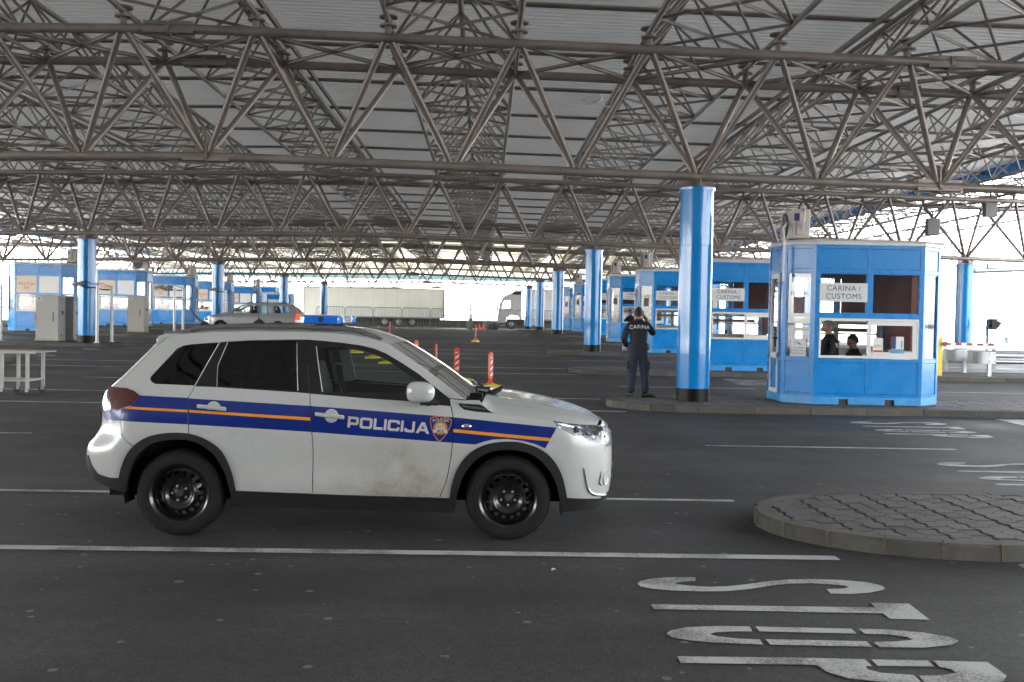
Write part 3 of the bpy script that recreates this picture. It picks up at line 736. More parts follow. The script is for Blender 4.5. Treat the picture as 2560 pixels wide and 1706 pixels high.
def P0(s, z):
    wv = Wz(z)+sculpt(s, z); xf, xr = XF(z), XR_(z); a, b = xf-.46, xr+.42
    if s > .2: wv -= .045*((s-.2)/.75)**2 if s < .95 else .045
    if s < -2.4: wv -= .03*min(1, (-2.4-s)/.6)**2
    if s > a:
        t = min(1.02, (s-a)/LC); x, y = bez((a, wv), (a+.37, wv), (xf, wv*.60), (xf, 0), t)
    elif s < b:
        t = min(1.02, (b-s)/LC); x, y = bez((b, wv), (b-.35, wv), (xr, wv*.72), (xr, 0), t)
    else: x, y = s, wv
    return Vector((x, CARY-y, z))
def PN(s, z, off=0.):
    p = P0(s, z)
    e = .004; n = (P0(s+e, z)-P0(s-e, z)).cross(P0(s, z+e)-P0(s, z-e)).normalized()
    return p+n*off
def sz(px, py):
    a = aty(px, py, CARY-.85); s, z = a.x, a.z
    for _ in range(25):
        x, y = proj(P0(s, z)); ex, ey = px-x, py-y
        if abs(ex)+abs(ey) < .05: break
        e = .003; x1, y1 = proj(P0(s+e, z)); x2, y2 = proj(P0(s, z+e))
        a11, a21, a12, a22 = (x1-x)/e, (y1-y)/e, (x2-x)/e, (y2-y)/e; D = a11*a22-a12*a21
        if abs(D) < 2e3: D = math.copysign(2e3, D) if D else 2e3
        ds = (ex*a22-ey*a12)/D; dz = (a11*ey-a21*ex)/D
        k = min(1, .12/max(abs(ds), abs(dz), 1e-9)); s += ds*k; z += dz*k
        s = max(-3.45, min(1.6, s))
    return (s, z)
cL = lambda *q: [sz(200+x/2.613, 780+y/2.613) for x, y in q]
cR = lambda *q: [sz(850+x/2.613, 780+y/2.613) for x, y in q]
cM = lambda *q: [sz(760+x/4.902, 820+y/4.902) for x, y in q]
cN = lambda *q: [sz(320+x/4.902, 800+y/4.902) for x, y in q]
cB = lambda *q: [sz(1360+x/5.06, 1000+y/5.06) for x, y in q]
cE = lambda *q: [sz(x/4.9, 820+y/4.9) for x, y in q]
cD = lambda *q: [sz(860+x/7.353, 1010+y/7.353) for x, y in q]
SR = lambda z: XR_(z)+.42-LC; SF = lambda z: XF(z)-.46+LC
archR_o = cL((258,1085),(275,1010),(310,930),(370,860),(450,815),(540,795),(640,789),(730,800),(820,832),(900,885),(950,950),(985,1030),(1005,1100),(1020,1168))
archR_i = cL((300,1175),(310,1090),(340,1000),(390,920),(460,868),(550,840),(640,833),(720,841),(790,866),(860,915),(910,980),(950,1060),(975,1140),(988,1182))
archF_o = cR((715,1218),(730,1130),(760,1040),(810,960),(880,900),(970,862),(1070,848),(1170,852),(1270,880),(1350,925),(1410,990),(1450,1070),(1470,1150),(1481,1215))
archF_i = cR((750,1290),(765,1200),(790,1110),(830,1030),(890,965),(970,918),(1060,900),(1150,903),(1240,925),(1310,970),(1370,1040),(1410,1120),(1430,1200),(1440,1330))
def smooth_arc(P): # densify by Catmull-Rom
    out = []
    for i in range(len(P)-1):
        a, b, c, d = P[max(i-1, 0)], P[i], P[i+1], P[min(i+2, len(P)-1)]
        for k in range(4):
            t = k/4; out.append(tuple(.5*((2*b[j])+(-a[j]+c[j])*t+(2*a[j]-5*b[j]+4*c[j]-d[j])*t*t+(-a[j]+3*b[j]-3*c[j]+d[j])*t**3) for j in (0, 1)))
    return out+[P[-1]]
archR_o, archR_i, archF_o, archF_i = map(smooth_arc, (archR_o, archR_i, archF_o, archF_i))
clad_r = archR_o+archR_i[::-1]; clad_f = archF_o+archF_i[::-1]
sill = [archR_o[-1]]+cR((0,1195),(300,1204),(650,1214))+[archF_o[0], archF_i[0]]+cR((740,1310),(400,1300),(0,1288))+cL((1200,1275),(990,1258))+[archR_i[-1]]
rb_top = [(SR(.55), .55), (-3.35, .555)]+cL((57,935),(80,1003),(120,1058),(200,1083))+[archR_o[0]]
rb_bot = [archR_i[0]]+cL((222,1160),(150,1122))+[(-3.16, .40), (-3.4, .44), (SR(.44), .44)]
rbump = rb_top+rb_bot
fb_top = [archF_o[-1]]+cR((1700,1217))+[(1.15, .318), (SF(.318), .318)]
fb_bot = [(SF(.25), .245), (1.15, .245)]+cR((1700,1272),(1560,1295),(1455,1305))+[archF_i[-2]]
fbump = fb_top+fb_bot
belt = cN((820,815),(1090,826),(2085,890),(2230,905))+cM((700,860),(1250,898),(1500,935),(1800,960))
topb = cM((1790,870),(1600,720),(1400,560),(1200,430),(1000,310),(850,250),(700,215),(450,180),(200,155))+cN((2200,241),(2000,241),(1500,250),(1220,265),(1125,273))
blackz = belt+topb
g_quarter = cN((812,806),(330,785),(288,760),(268,722),(280,690),(600,352),(680,315),(760,300),(1118,274))
g_rear = cN((1098,812),(1096,590),(1112,545),(1228,278),(1500,262),(2066,262),(2082,866))
g_front = cM((228,785),(150,228),(420,236),(600,250),(760,285),(930,345),(1090,435),(1250,548),(1418,660),(1424,880),(1250,872),(700,838))
lamp_r = [(-3.30, .99+.02)]+cE((1380,726),(1560,745),(1650,777),(1712,825),(1660,890),(1600,950),(1480,986),(1320,1010),(1235,1032))+[(-3.30, .80)]
head = cB((110,262),(250,288),(420,309),(560,316),(690,318),(740,345),(780,400),(805,480),(808,570),(700,550),(580,525),(470,498),(400,470),(300,410),(220,370),(170,345))
vent = cM((1890,925),(2160,940),(2225,985),(2290,1045),(2100,1028),(1960,1003),(1915,965))
roofedge = cM((1060,212),(1010,190),(950,172),(800,130),(600,90),(300,60),(0,50))+cN((2000,144),(1500,140),(1000,150),(600,185),(450,210))
wsedge = cM((1990,885),(1800,742),(1500,512),(1300,372),(1060,212))
hoodseam = cM((2150,890),(2180,925),(2225,990),(2290,1040))+cR((1060,672),(1200,690),(1390,712))+cB((110,262),(250,288),(420,309),(560,316),(690,318))
nose = [(SF(.865)-.62, .868), (SF(.865), .868)]
white = rb_top+archR_o[1:-1]+[archR_o[-1]]+cR((0,1195),(300,1204),(650,1214))+archF_o+fb_top[1:]+[(SF(.45), .45), (SF(.6), .6), (SF(.75), .75)]+nose[::-1]+hoodseam[::-1]+wsedge+roofedge[1:]+cN((345,297))+[(-3.0, 1.46), (SR(1.46), 1.46)]+[(SR(z), z) for z in (1.2, 1.1, 1.0, .8, .7)]
# shut lines
seams = [cN((1118,273),(820,815),(742,945),(735,1010))+cL((708,640),(711,802)), cN((2175,250),(2200,620),(2230,905),(2232,1055))+cL((1508,700),(1522,900),(1518,1183)),
         cM((1800,960),(1822,1060),(1826,1176))+cR((735,840),(728,930),(705,1060),(690,1120),(650,1213)), cR((1400,716),(1418,790),(1440,880),(1453,1003))[:0] or cR((1453,1004),(1520,1012),(1592,1020)),
         cL((273,632),(266,710),(268,795),(292,838),(345,876)), cM((1780,866),(1880,874),(1990,885))]
fd_poly = cM((70,780))+cN((2230,905))+belt[4:]+seams[2][1:]+cL((1518,1183))+seams[1][-2::-1][:4]
fd_poly = [seams[1][2]]+belt[4:]+seams[2][1:]+[seams[1][-1], seams[1][-2], seams[1][-3], seams[1][3]]
rd_poly = [seams[0][1]]+belt[1:4]+seams[1][3:]+[sill[0]]+archR_o[-2:8:-1]+[seams[0][-1], seams[0][-2], seams[0][-3], seams[0][2]]
def gap(pl, w_=.0032):
    a, b = [], []
    for i, p in enumerate(pl):
        q0, q1 = pl[max(i-1, 0)], pl[min(i+1, len(pl)-1)]; dx, dy = q1[0]-q0[0], q1[1]-q0[1]; l = math.hypot(dx, dy) or 1
        a.append((p[0]-dy/l*w_, p[1]+dx/l*w_)); b.append((p[0]+dy/l*w_, p[1]-dx/l*w_))
    return a+b[::-1]
gaps = [gap(s) for i, s in enumerate(seams) if i != 3]
band = cE((1712,828),(2310,858))+cN((740,962),(2230,1055))+cD((0,85),(2000,245))+cR((900,705),(1415,757),(1340,893),(1280,866),(1190,842),(1090,831),(1000,834),(940,848),(885,868),(735,856),(0,800))+cL((1510,785),(710,736),(265,711),(170,706))+[(-3.12, .885), (-3.12, .93)]+cE((1240,1040),(1320,1015),(1480,990),(1600,955),(1665,890))
gold1 = cE((1575,962),(2310,1005))+cL((1505,690),(1508,711))+cE((2310,1035),(1500,987)); gold2 = cR((738,765),(1378,825),(1368,846),(738,786))
bumper_poly = [seams[3][0], seams[3][1], seams[3][2], (2.3, .60), (2.3, .2), (.6, .2)]
rbump_poly = [(-4.2, .2)]+[(-4.2, 1.)]+[(-3.3, .8)]+seams[4]+[(-2.6, .2)]
OUT = [(SR(z), z) for z in (.44, .55, .7, .85, 1., 1.1, 1.2, 1.46)]+[(-2.9, 1.46)]+cN((345,297))+roofedge[::-1]+wsedge[::-1][1:]+hoodseam+nose+[(SF(.75), .75), (SF(.6), .6), (SF(.45), .45), (SF(.318), .318), (SF(.25), .245), (1.15, .245)]+cR((1700,1272),(1560,1295),(1455,1305),(740,1312))+cL((1200,1277),(990,1260),(300,1176),(222,1160),(150,1122))+[(-3.16, .40), (-3.4, .44)]
lines = [(subdiv(p, .05, True), True) for p in (OUT, clad_r, clad_f, sill, rbump, fbump, blackz, g_quarter, g_rear, g_front, lamp_r, head, vent, band, gold1, gold2, white)]+[(subdiv(g_, .06, True), True) for g_ in gaps]
gpts = []
s_ = -3.95
while s_ < 2.3:
    zz = .22
    while zz < 1.6:
        if pip(s_, zz, OUT): gpts.append((s_+.004*math.sin(zz*40), zz))
        zz += .045
    s_ += .05
cv, cf = cdt(lines, gpts, 1e-5)
REG = {}
def classify(x, y):
    if any(pip(x, y, g_) for g_ in gaps): return None
    for nm, P in (('lamp', lamp_r), ('head', head), ('gq', g_quarter), ('gr', g_rear), ('gf', g_front), ('vent', vent), ('cladr', clad_r), ('cladf', clad_f), ('sill', sill), ('rb', rbump), ('fb', fbump), ('trim', blackz)):
        if pip(x, y, P): return nm
    if pip(x, y, archR_i+[(-1.9, .1), (-2.7, .1)]) or pip(x, y, archF_i+[(.7, .1), (-.3, .1)]): return None
    if not pip(x, y, white): return None
    if pip(x, y, fd_poly): return 'fd'
    if pip(x, y, rd_poly): return 'rd'
    if pip(x, y, bumper_poly): return 'bf'
    if pip(x, y, rbump_poly): return 'br'
    return 'fender' if x > -.3 and y < 1.07 else 'side'
for t in cf:
    a_, b_, c_ = (cv[i] for i in t); ar = abs((b_[0]-a_[0])*(c_[1]-a_[1])-(c_[0]-a_[0])*(b_[1]-a_[1]))
    if ar < 1e-9: continue
    x = (a_[0]+b_[0]+c_[0])/3; y = (a_[1]+b_[1]+c_[1])/3
    k = classify(x, y)
    if k:
        mi = 0
        if k in ('fd', 'rd', 'fender', 'side', 'br', 'bf'):
            if pip(x, y, gold1) or pip(x, y, gold2): mi = 2
            elif pip(x, y, band): mi = 1
        REG.setdefault(k, []).append((t, mi))
car = thing('police_car', 'white police SUV with blue and orange stripe parked sideways in the foreground', 'police car', (CX, CARY, 0))
cO = (CX, CARY, 0)
def region_mb(keys, off=0., depth=.02, mir=False, raise_=None):
    mb = MB(); mp = {}; V = []; T = []
    edges = {}
    for k in keys:
        for t, mi in REG.get(k, []):
            a_, b_, c_ = (cv[i] for i in t)
            if (b_[0]-a_[0])*(c_[1]-a_[1])-(c_[0]-a_[0])*(b_[1]-a_[1]) < 0: t = t[::-1]
            if mir: t = t[::-1]
            T.append((t, mi))
            for i in range(3): edges.setdefault((t[i], t[(i+1) % 3]), 0)
    used = sorted({i for t, _ in T for i in t})
    def fin(p): return Vector((p.x, 2*CARY-p.y, p.z)) if mir else p
    for i in used:
        mp[i] = len(mb.v); mb.v.append(tuple(fin(PN(*cv[i], off))))
    for t, mi in T: mb.f.append(tuple(mp[i] for i in t)); mb.m.append(mi)
    if depth:
        bd = [e for e in edges if (e[1], e[0]) not in edges]; m1, m2 = {}, {}
        for e in bd:
            for i in e:
                if i not in m1:
                    m1[i] = len(mb.v); mb.v.append(mb.v[mp[i]]); m2[i] = len(mb.v); mb.v.append(tuple(fin(PN(*cv[i], off-depth))))
            mb.f.append((m1[e[1]], m1[e[0]], m2[e[0]], m2[e[1]])); mb.m.append(0)
    return mb
WM = [m_paintw, m_stripe, m_gold]
body = region_mb(['side'], depth=.015); b2 = region_mb(['side'], depth=.015, mir=True); body.add(b2.v, b2.f, 0)
body_o = body.build('body', WM, car, 40, off=cO)
doors = {}
for mir in (False, True):
    for key, nm in (('fd', 'door'), ('rd', 'door')):
        mb = region_mb([key], depth=.015, mir=mir)
        if mir: mb.m = [0]*len(mb.m)
        doors[(key, mir)] = mb.build(nm, WM, car, 40, off=cO)
        tag(doors[(key, mir)], ('front' if key == 'fd' else 'rear')+' door with blue stripe')
    mb = region_mb(['fender'], depth=.015, mir=mir)
    mb.m = mb.m if not mir else [0]*len(mb.m); mb.build('fender', WM, car, 40, off=cO)
for nm, ks, m, off in (('rear_bumper', ['br'], WM, 0), ('front_bumper', ['bf'], WM, 0), ('lower_rear_bumper', ['rb'], m_clad, .006), ('lower_front_bumper', ['fb'], m_clad, .006)):
    mb = region_mb(ks, off=off); b2 = region_mb(ks, off=off, mir=True); mb.add(b2.v, b2.f, 0); mb.build(nm, m, car, 40, off=cO)
for mir in (False, True):
    for nm, ks, m, off, dp in (('wheel_arch_trim', ['cladr'], m_clad, .016, .05), ('wheel_arch_trim', ['cladf'], m_clad, .016, .05), ('sill', ['sill'], m_clad, .012, .05), ('tail_light', ['lamp'], m_tail, .010, .03), ('fender_vent', ['vent'], m_trim, .002, .01)):
        o = region_mb(ks, off=off, depth=dp, mir=mir).build(nm, m, car, 50, off=cO)
    for ks, m, d_ in ((['gf'], m_gfront, ('fd', mir)), (['gr'], m_grear, ('rd', mir))):
        region_mb(ks, off=-.006, depth=0, mir=mir).build('window', m, doors[d_], 60, off=cO)
    region_mb(['gq'], off=-.004, depth=0, mir=mir).build('rear_side_window', m_grear, car, 60, off=cO)
    region_mb(['trim'], off=-.002, depth=.012, mir=mir).build('window_surround', m_trim, car, 50, off=cO)
    hl = region_mb(['head'], off=.002, depth=0, mir=mir).build('headlight', m_lens, car, 60, off=cO)
    region_mb(['head'], off=-.035, depth=-.037, mir=mir).build('reflector', m_lampin, hl, 40, off=cO)
    for (q, rr_) in (((560, 430), .030), ((690, 420), .026), ((430, 370), .022)):
        s0, z0 = cB(q)[0]; p = PN(s0, z0, -.022)
        if mir: p = Vector((p.x, 2*CARY-p.y, p.z))
        mb = MB(); sg = -1 if mir else 1
        mb.lathe([(.0, .012), (rr_*.55, .010), (rr_*.6, -.004), (rr_, .006), (rr_*1.12, .0), (rr_*1.12, -.02)], 20, M=M3(p.x, p.y, p.z, (1, 0, 0), (0, 0, 1), (.35, -.93*sg, 0)))
        mb.build('lamp_bowl', m_chrome, hl, 40, off=cO)
    # dark backing behind the shut lines
    mb = region_mb(['side', 'fd', 'rd', 'fender', 'br', 'bf', 'sill', 'rb', 'fb', 'cladr', 'cladf'], off=-.022, depth=0, mir=mir)
    mb.m = [0]*len(mb.m); mb.build('inner_shell', m_back, car, 40, off=cO)
def edge3(P, n):
    """resample an (s, z) polyline to n+1 points in space"""
    Q = [PN(s, z) for s, z in P]; acc = [0]
    for a, b in zip(Q, Q[1:]): acc.append(acc[-1]+(b-a).length)
    out = []
    for i in range(n+1):
        s_ = acc[-1]*i/n; k = max(j for j in range(len(acc)) if acc[j] <= s_+1e-9); k = min(k, len(Q)-2)
        out.append(Q[k].lerp(Q[k+1], (s_-acc[k])/(acc[k+1]-acc[k]+1e-12)))
    return out
def smooth3(Q, it=2):
    for _ in range(it): Q = [Q[0]]+[(Q[i-1]+Q[i]*2+Q[i+1])/4 for i in range(1, len(Q)-1)]+[Q[-1]]
    return Q
# bonnet
hs = smooth3(edge3(hoodseam[1:]+[nose[0]], 40), 3)
zc = pchip([(-.25, 1.105), (0., 1.085), (.3, 1.050), (.55, 1.005), (.75, .958), (.88, .918), (.97, .880), (1.03, .84), (1.2, .80)])
def hood(u, v):
    i = min(39, int(u*40)); e = hs[i].lerp(hs[i+1], u*40-i); t = 2*v-1; hw_ = CARY-e.y
    bow = .05*(1-u)+.075*u**3
    x = e.x+bow*(1-t*t); zm = zc(x)
    zz_ = e.z+(max(zm, e.z+.012)-e.z)*(1-abs(t)**4.5)+.012*math.exp(-((abs(t)-.62)/.07)**2)*(1-u**3)
    return (x, CARY+t*hw_, zz_)
mb = MB(); mb.grid(hood, 40, 48); mb.build('bonnet', m_paintw, car, 60, off=cO)
# windscreen
wse = smooth3(edge3(wsedge, 20), 1)
def ws(u, v):
    i = min(19, int(u*20)); e = wse[i].lerp(wse[i+1], u*20-i); t = 2*v-1; k = 1-t*t
    return (e.x+(.10-.03*u)*k, CARY+t*(CARY-e.y), e.z+.018*k)
mb = MB(); mb.grid(ws, 20, 24); mb.build('windscreen', m_gws, car, 60, off=cO)
# cowl
def cowl(u, v):
    t = 2*v-1; a = Vector(ws(0, v)); b = Vector(hood(0, v)); return a.lerp(b+Vector((.02, 0, -.012)), u)+Vector((0, 0, -.012*math.sin(math.pi*u)-.006))
mb = MB(); mb.grid(cowl, 4, 24); mb.build('cowl', m_clad, car, 60, off=cO)
# roof
re_ = smooth3(edge3(roofedge, 40), 2)
def roof(u, v):
    i = min(39, int(u*40)); e = re_[i].lerp(re_[i+1], u*40-i); t = 2*v-1; k = 1-abs(t)**2.6
    h = .052*min(1, .35+u*5)
    return (e.x+(.065*(1-t*t) if u < 1e-6 else .065*(1-t*t)*max(0, 1-u*6)), CARY+t*(CARY-e.y), e.z+h*k)
mb = MB(); mb.grid(roof, 40, 32); mb.build('roof', m_paintw, car, 60, off=cO)
m_rail = mat('grey roof rail', (.17, .165, .16), .4, .4)
for sg in (-1, 1):
    pts_ = []
    for i in range(2, 38):
        q = Vector(roof(i/40, .055)); pts_.append((q.x, q.y if sg < 0 else 2*CARY-q.y, q.z+.026*min(1, (i-2)/4, (37-i)/4)))
    mb = MB(); mb.tube(pts_, .019, 8); mb.build('roof_rail', m_rail, car, 60, off=cO)
# spoiler
sp = [aty(320+x/4.902, 800+y/4.902, CARY-.52) for x, y in ((347,297),(336,225),(360,182),(440,150),(600,138),(760,130),(640,180),(450,212))]
mb = MB(); n_ = 8; nP = len(sp)
vv = []
for i in range(n_+1):
    t = -1+2*i/n_; sh = .10*(abs(t)**3)
    for q in sp: vv.append((q.x+(sh*.25), CARY+t*.58, q.z-.01*abs(t)**3))
mb.add(vv, [(i*nP+k, i*nP+(k+1) % nP, (i+1)*nP+(k+1) % nP, (i+1)*nP+k) for i in range(n_) for k in range(nP)]+[tuple(range(nP-1, -1, -1)), tuple(range(n_*nP, (n_+1)*nP))])
mb.build('spoiler', m_paintw, car, 50, off=cO, bevel=.012, seg=3)
# grille and emblem strip round the nose
mb = MB(); mb.tube([PN(s_, .835+.0*s_, .006) for s_ in [1.16+.06*i for i in range(9)]], .008, 8); mb.tube([PN(s_, .78, .008) for s_ in [1.16+.06*i for i in range(9)]], .007, 8)
mb.build('grille_bar', m_chrome, car, 60, off=cO)
mb = MB(); mb.grid(lambda u, v: PN(1.16+.51*u, .70+.15*v, .004), 12, 4); mb.build('grille', m_trim, car, 60, off=cO)
mb = MB(); q = [PN(*p, .004) for p in cB((500,862),(520,1000),(545,1110),(575,1165),(640,1200),(760,1205),(845,1195))]+[PN(1.02, .43, .006), PN(1.06, .52, .006)]
mb.tube(q, [.006, .008, .010, .011, .012, .012, .011, .009, .005], 8); mb.build('bumper_trim', m_chrome, car, 60, off=cO)
s0, z0 = cB((780, 980))[0]; p = PN(s0, z0, .001); e_ = .01; nn = (PN(s0+e_, z0)-PN(s0-e_, z0)).normalized(); nm = nn.cross(Vector((0, 0, 1)))
mb = MB(); mb.lathe([(0, -.012), (.040, -.008), (.048, .004), (.054, .006), (.060, -.001)], 28, M=M3(p.x, p.y, p.z, nn, (0, 0, 1), nm)); mb.build('fog_lamp_cover', m_paintw, car, 60, off=cO)
mb = MB(); mb.grid(lambda u, v: PN(1.50+.25*u, .40+.12*v, .012), 6, 2); mb.build('number_plate', m_white, car, 60, off=cO)
# window guide strips
for P_ in (cN((1222,275),(1100,560),(1088,818)), cN((2070,285),(2084,868)), cN((1122,275),(818,812)), cM((150,228),(228,785))):
    mb = MB(); mb.tube([PN(*q, .001) for q in subdiv(P_, .1)], .0035, 5); mb.build('window_guide', m_galv, car, 60, off=cO)
# handles
for key, F_, (cx_, cy_), (x0_, y0_), (x1_, y1_) in (('fd', cM, (335,1080), (140,1062), (500,1098)), ('rd', cN, (1050,1085), (855,1066), (1212,1104))):
    s0, z0 = F_((cx_, cy_))[0]; p = PN(s0, z0, .001)
    mb = MB(); mb.lathe([(0, .002), (.030, .003), (.044, .004), (.052, .001), (.053, -.004)], 28, M=M3(p.x, p.y, p.z, (1, 0, 0), (0, 0, 1), (0, -1, 0))); h_ = mb.build('handle_cup', m_paintw, doors[(key, False)], 60, off=cO)
    a_, b_ = PN(*F_((x0_, y0_))[0], .026), PN(*F_((x1_, y1_))[0], .026); d_ = (b_-a_)
    mb = MB(); mb.box(0, d_.length, -.012, .012, -.0155, .0155, M=M3(a_.x, a_.y, a_.z, d_.normalized(), (0, -1, 0), (0, 0, 1))); mb.build('handle', m_paintw, doors[(key, False)], 50, off=cO, bevel=.009, seg=3)
# mirrors
for mir in (False, True):
    c_ = aty(760+1430/4.902, 820+790/4.902, CARY-1.0)
    if mir: c_ = Vector((c_.x, 2*CARY-c_.y, c_.z))
    sg = 1 if mir else -1
    mb = MB(); n1, n2 = 20, 28
    def el(u, v):
        th = math.pi*u; ph = 2*math.pi*v; f_ = lambda q: math.copysign(abs(q)**.72, q)
        return (c_.x+.106*f_(math.sin(th)*math.cos(ph)), c_.y+.085*f_(math.cos(th)), c_.z+.080*f_(math.sin(th)*math.sin(ph))*(1-.12*math.cos(ph)))
    mb.grid(el, n1, n2); mo = mb.build('wing_mirror', m_paintw, car, 60, off=cO)
    mb = MB(); mb.tube([(c_.x+.05, c_.y-sg*.03, c_.z-.085), (c_.x+.12, c_.y-sg*.14, c_.z-.075)], [.024, .018], 8); mb.box(c_.x-.0, c_.x+.14, c_.y-.07, c_.y+.07, c_.z-.092, c_.z-.075); mb.build('mirror_foot', m_clad, mo, 50, off=cO, bevel=.006)
# small lamp on the fender and vent slat
s0, z0 = cD((2255, 413))[0]; p = PN(s0, z0, .003)
mb = MB(); mb.lathe([(0, .012), (.018, .010), (.030, .005), (.037, 0)], 20, M=M3(p.x, p.y, p.z, (1, 0, 0), (0, 0, .52), (0, -1, 0))); mb.build('side_indicator', m_lampin, car, 60, off=cO)
q = [PN(*a_, .006) for a_ in cM((1935,955),(2000,975),(2190,1000),(2225,1008))]; mb = MB(); mb.tube(q, .010, 6); mb.build('vent_slat', mat('grey slat', (.13, .13, .13), .35, .5), car, 60, off=cO)
# wipers on the cowl
mb = MB()
for (a_, b_) in (((.30, .10), (.02, .62)), ((.25, .42), (.02, .90))):
    pa, pb = Vector(ws(.02, a_[1])), Vector(ws(.05+b_[0], b_[1])); mb.tube([pa+Vector((.05, 0, .02)), (pa+pb)/2+Vector((.03, 0, .035)), pb+Vector((.02, 0, .022))], [.012, .009, .006], 6)
    mb.box(pa.x+.0, pa.x+.10, pa.y-.03, pa.y+.05, pa.z-.01, pa.z+.03)
mb.build('wiper', m_trim, car, 50, off=cO, bevel=.003)
mb = MB(); pa = Vector(ws(0, .30))
for i in range(6):
    a0 = pa+Vector((rnd.uniform(-.02, .16), rnd.uniform(-.1, .3), rnd.uniform(.0, .03))); mb.box(-.05, .06, -.02, .03, -.012, .02, M=Matrix.Translation(a0)@Matrix.Rotation(rnd.uniform(-.6, .6), 4, 'Z')@Matrix.Rotation(rnd.uniform(-.5, .5), 4, 'Y'))
mb.build('wiper_motor_cover', m_trim, car, 30, off=cO, bevel=.008)
# light bar
lb = M3(-1.285, CARY, 1.618, (1, 0, 0), (0, 1, 0), (0, 0, 1))
def lbm(x0, x1, y0, y1, z0, z1, nm, m, parent=None, bv=.012):
    mb = MB(); mb.box(x0, x1, y0, y1, z0, z1, M=lb); return mb.build(nm, m, parent or car, 30, off=cO, bevel=bv, seg=2)
bar = lbm(-.135, .135, -.30, .30, .012, .078, 'light_bar', m_white)
lbm(-.139, .139, -.31, .31, .0, .018, 'base', m_dgrey, bar)
for sg in (-1, 1):
    a_, b_ = sorted((sg*.30, sg*.56)); o = lbm(-.14, .14, a_, b_, .006, .074, 'blue_lens', m_bluelens, bar, .014)
    a_, b_ = sorted((sg*.545, sg*.566)); mb = MB(); mb.lathe([(0, .006), (.022, .004), (.025, -.004)], 16, M=lb@M3(0, sg*.558, .043, (1, 0, 0), (0, 0, 1), (0, sg, 0))); mb.build('lamp', m_dgrey, bar, 40, off=cO)
mb = MB(); lettering(mb, 'POLICIJA', .068, lb@M3(.138, 0, .045, (0, 1, 0), (0, 0, 1), (1, 0, 0)), offset=.002, space=1.05)
for i in range(len(mb.v)): mb.v[i] = (mb.v[i][0], CARY+(mb.v[i][1]-CARY)*1.45, mb.v[i][2])
mb.build('lettering', m_navy, bar, 0, off=cO)
for yy in (-.42, .42): lbm(-.06, .06, yy-.09, yy+.09, -.045, .004, 'foot', m_dgrey, bar, .004)
# aerials
for (bx, by, tx, ty, rb, yy) in ((815, 105, 735, 0, .035, CARY-.1), (1190, 90, 1168, -95, .04, CARY-.1)):
    b_ = aty(200+bx/2.613, 780+by/2.613, yy); t_ = aty(200+tx/2.613, 780+ty/2.613, yy)
    if bx == 815: t_ = aty(453, 742, yy)
    if bx == 1190: b_ = aty(648, 815, yy); t_ = aty(641, 722, yy)
    mb = MB(); d_ = (t_-b_); mb.lathe([(rb*1.6, -.01), (rb*1.5, .012), (rb*.9, .035), (.012, .05), (0, .052)], 16, M=Matrix.Translation(b_)@Matrix.Diagonal((1, 1, 1.1, 1)))
    mb.tube([b_+Vector((0, 0, .03)), b_+d_*.35, t_], [.010, .007, .0018] if bx == 815 else [.006, .0025, .0018], 6)
    if bx == 1190: mb.tube([b_+d_*.78, b_+d_*.96], .0075, 6)
    mb.build('aerial', m_dgrey, car, 50, off=cO)
# POLICIJA lettering and badge on the front door
def door_pt(u, v):
    """u along the stripe (0-1), v up (0-1) within the frame of the word"""
    x = 60+u*1505+v*20; y = 430+u*124-v*(200+u*5)
    return PN(*sz(860+(x)/7.353, 1010+y/7.353), .0022)
T_ = .245
def rr(x0, y0, x1, y1, c=.16):
    return [(x0+c, y0), (x1-c, y0), (x1-c*.3, y0+c*.3), (x1, y0+c), (x1, y1-c), (x1-c*.3, y1-c*.3), (x1-c, y1), (x0+c, y1), (x0+c*.3, y1-c*.3), (x0, y1-c), (x0, y0+c), (x0+c*.3, y0+c*.3)]
GL = {'P': (1.02, [(0, 0), (T_, 0), (T_, .25), (.82, .25), (.96, .31), (1.02, .42), (1.02, .84), (.96, .95), (.84, 1), (0, 1)], [[(T_, .47), (.77, .47), (.77, .78), (T_, .78)]]),
      'O': (1.18, rr(0, 0, 1.18, 1, .2), [rr(.26, .22, .92, .78, .05)]),
      'L': (.86, [(0, 0), (.86, 0), (.86, .24), (T_, .24), (T_, 1), (0, 1)], []), 'I': (T_, [(0, 0), (T_, 0), (T_, 1), (0, 1)], []),
      'C': (1.12, [(.2, 0), (.92, 0), (1.06, .06), (1.12, .2), (1.12, .36), (.87, .36), (.87, .23), (.26, .23), (.26, .77), (.87, .77), (.87, .64), (1.12, .64), (1.12, .8), (1.06, .94), (.92, 1), (.2, 1), (.06, .94), (0, .8), (0, .2), (.06, .06)], []),
      'J': (.95, [(.16, 0), (.76, 0), (.9, .06), (.95, .2), (.95, 1), (.70, 1), (.70, .23), (.24, .23), (.24, .36), (0, .36), (0, .18), (.05, .05)], []),
      'A': (1.28, [(0, 0), (.29, 0), (.40, .2), (.88, .2), (.99, 0), (1.28, 0), (.80, 1), (.48, 1)], [[(.50, .40), (.78, .40), (.64, .72)]])}
word = 'POLICIJA'; gap_ = .11; tot = sum(GL[c][0] for c in word)+gap_*(len(word)-1); x = 0; mb = MB()
for ch in word:
    wd, o_, hs_ = GL[ch]; v, f = fill2(o_, hs_)
    mb.add([door_pt((x+a)/tot, b) for a, b in v], f); x += wd+gap_
mb.build('lettering', m_lett, doors[('fd', False)], 0, off=cO)
def badge(pts, off, m, nm, parent, holes=()):
    v, f = fill2(pts, holes); mb = MB(); mb.add([PN(*sz(860+a/7.353, 1010+b/7.353), off) for a, b in v], f); return mb.build(nm, m, parent, 0, off=cO)
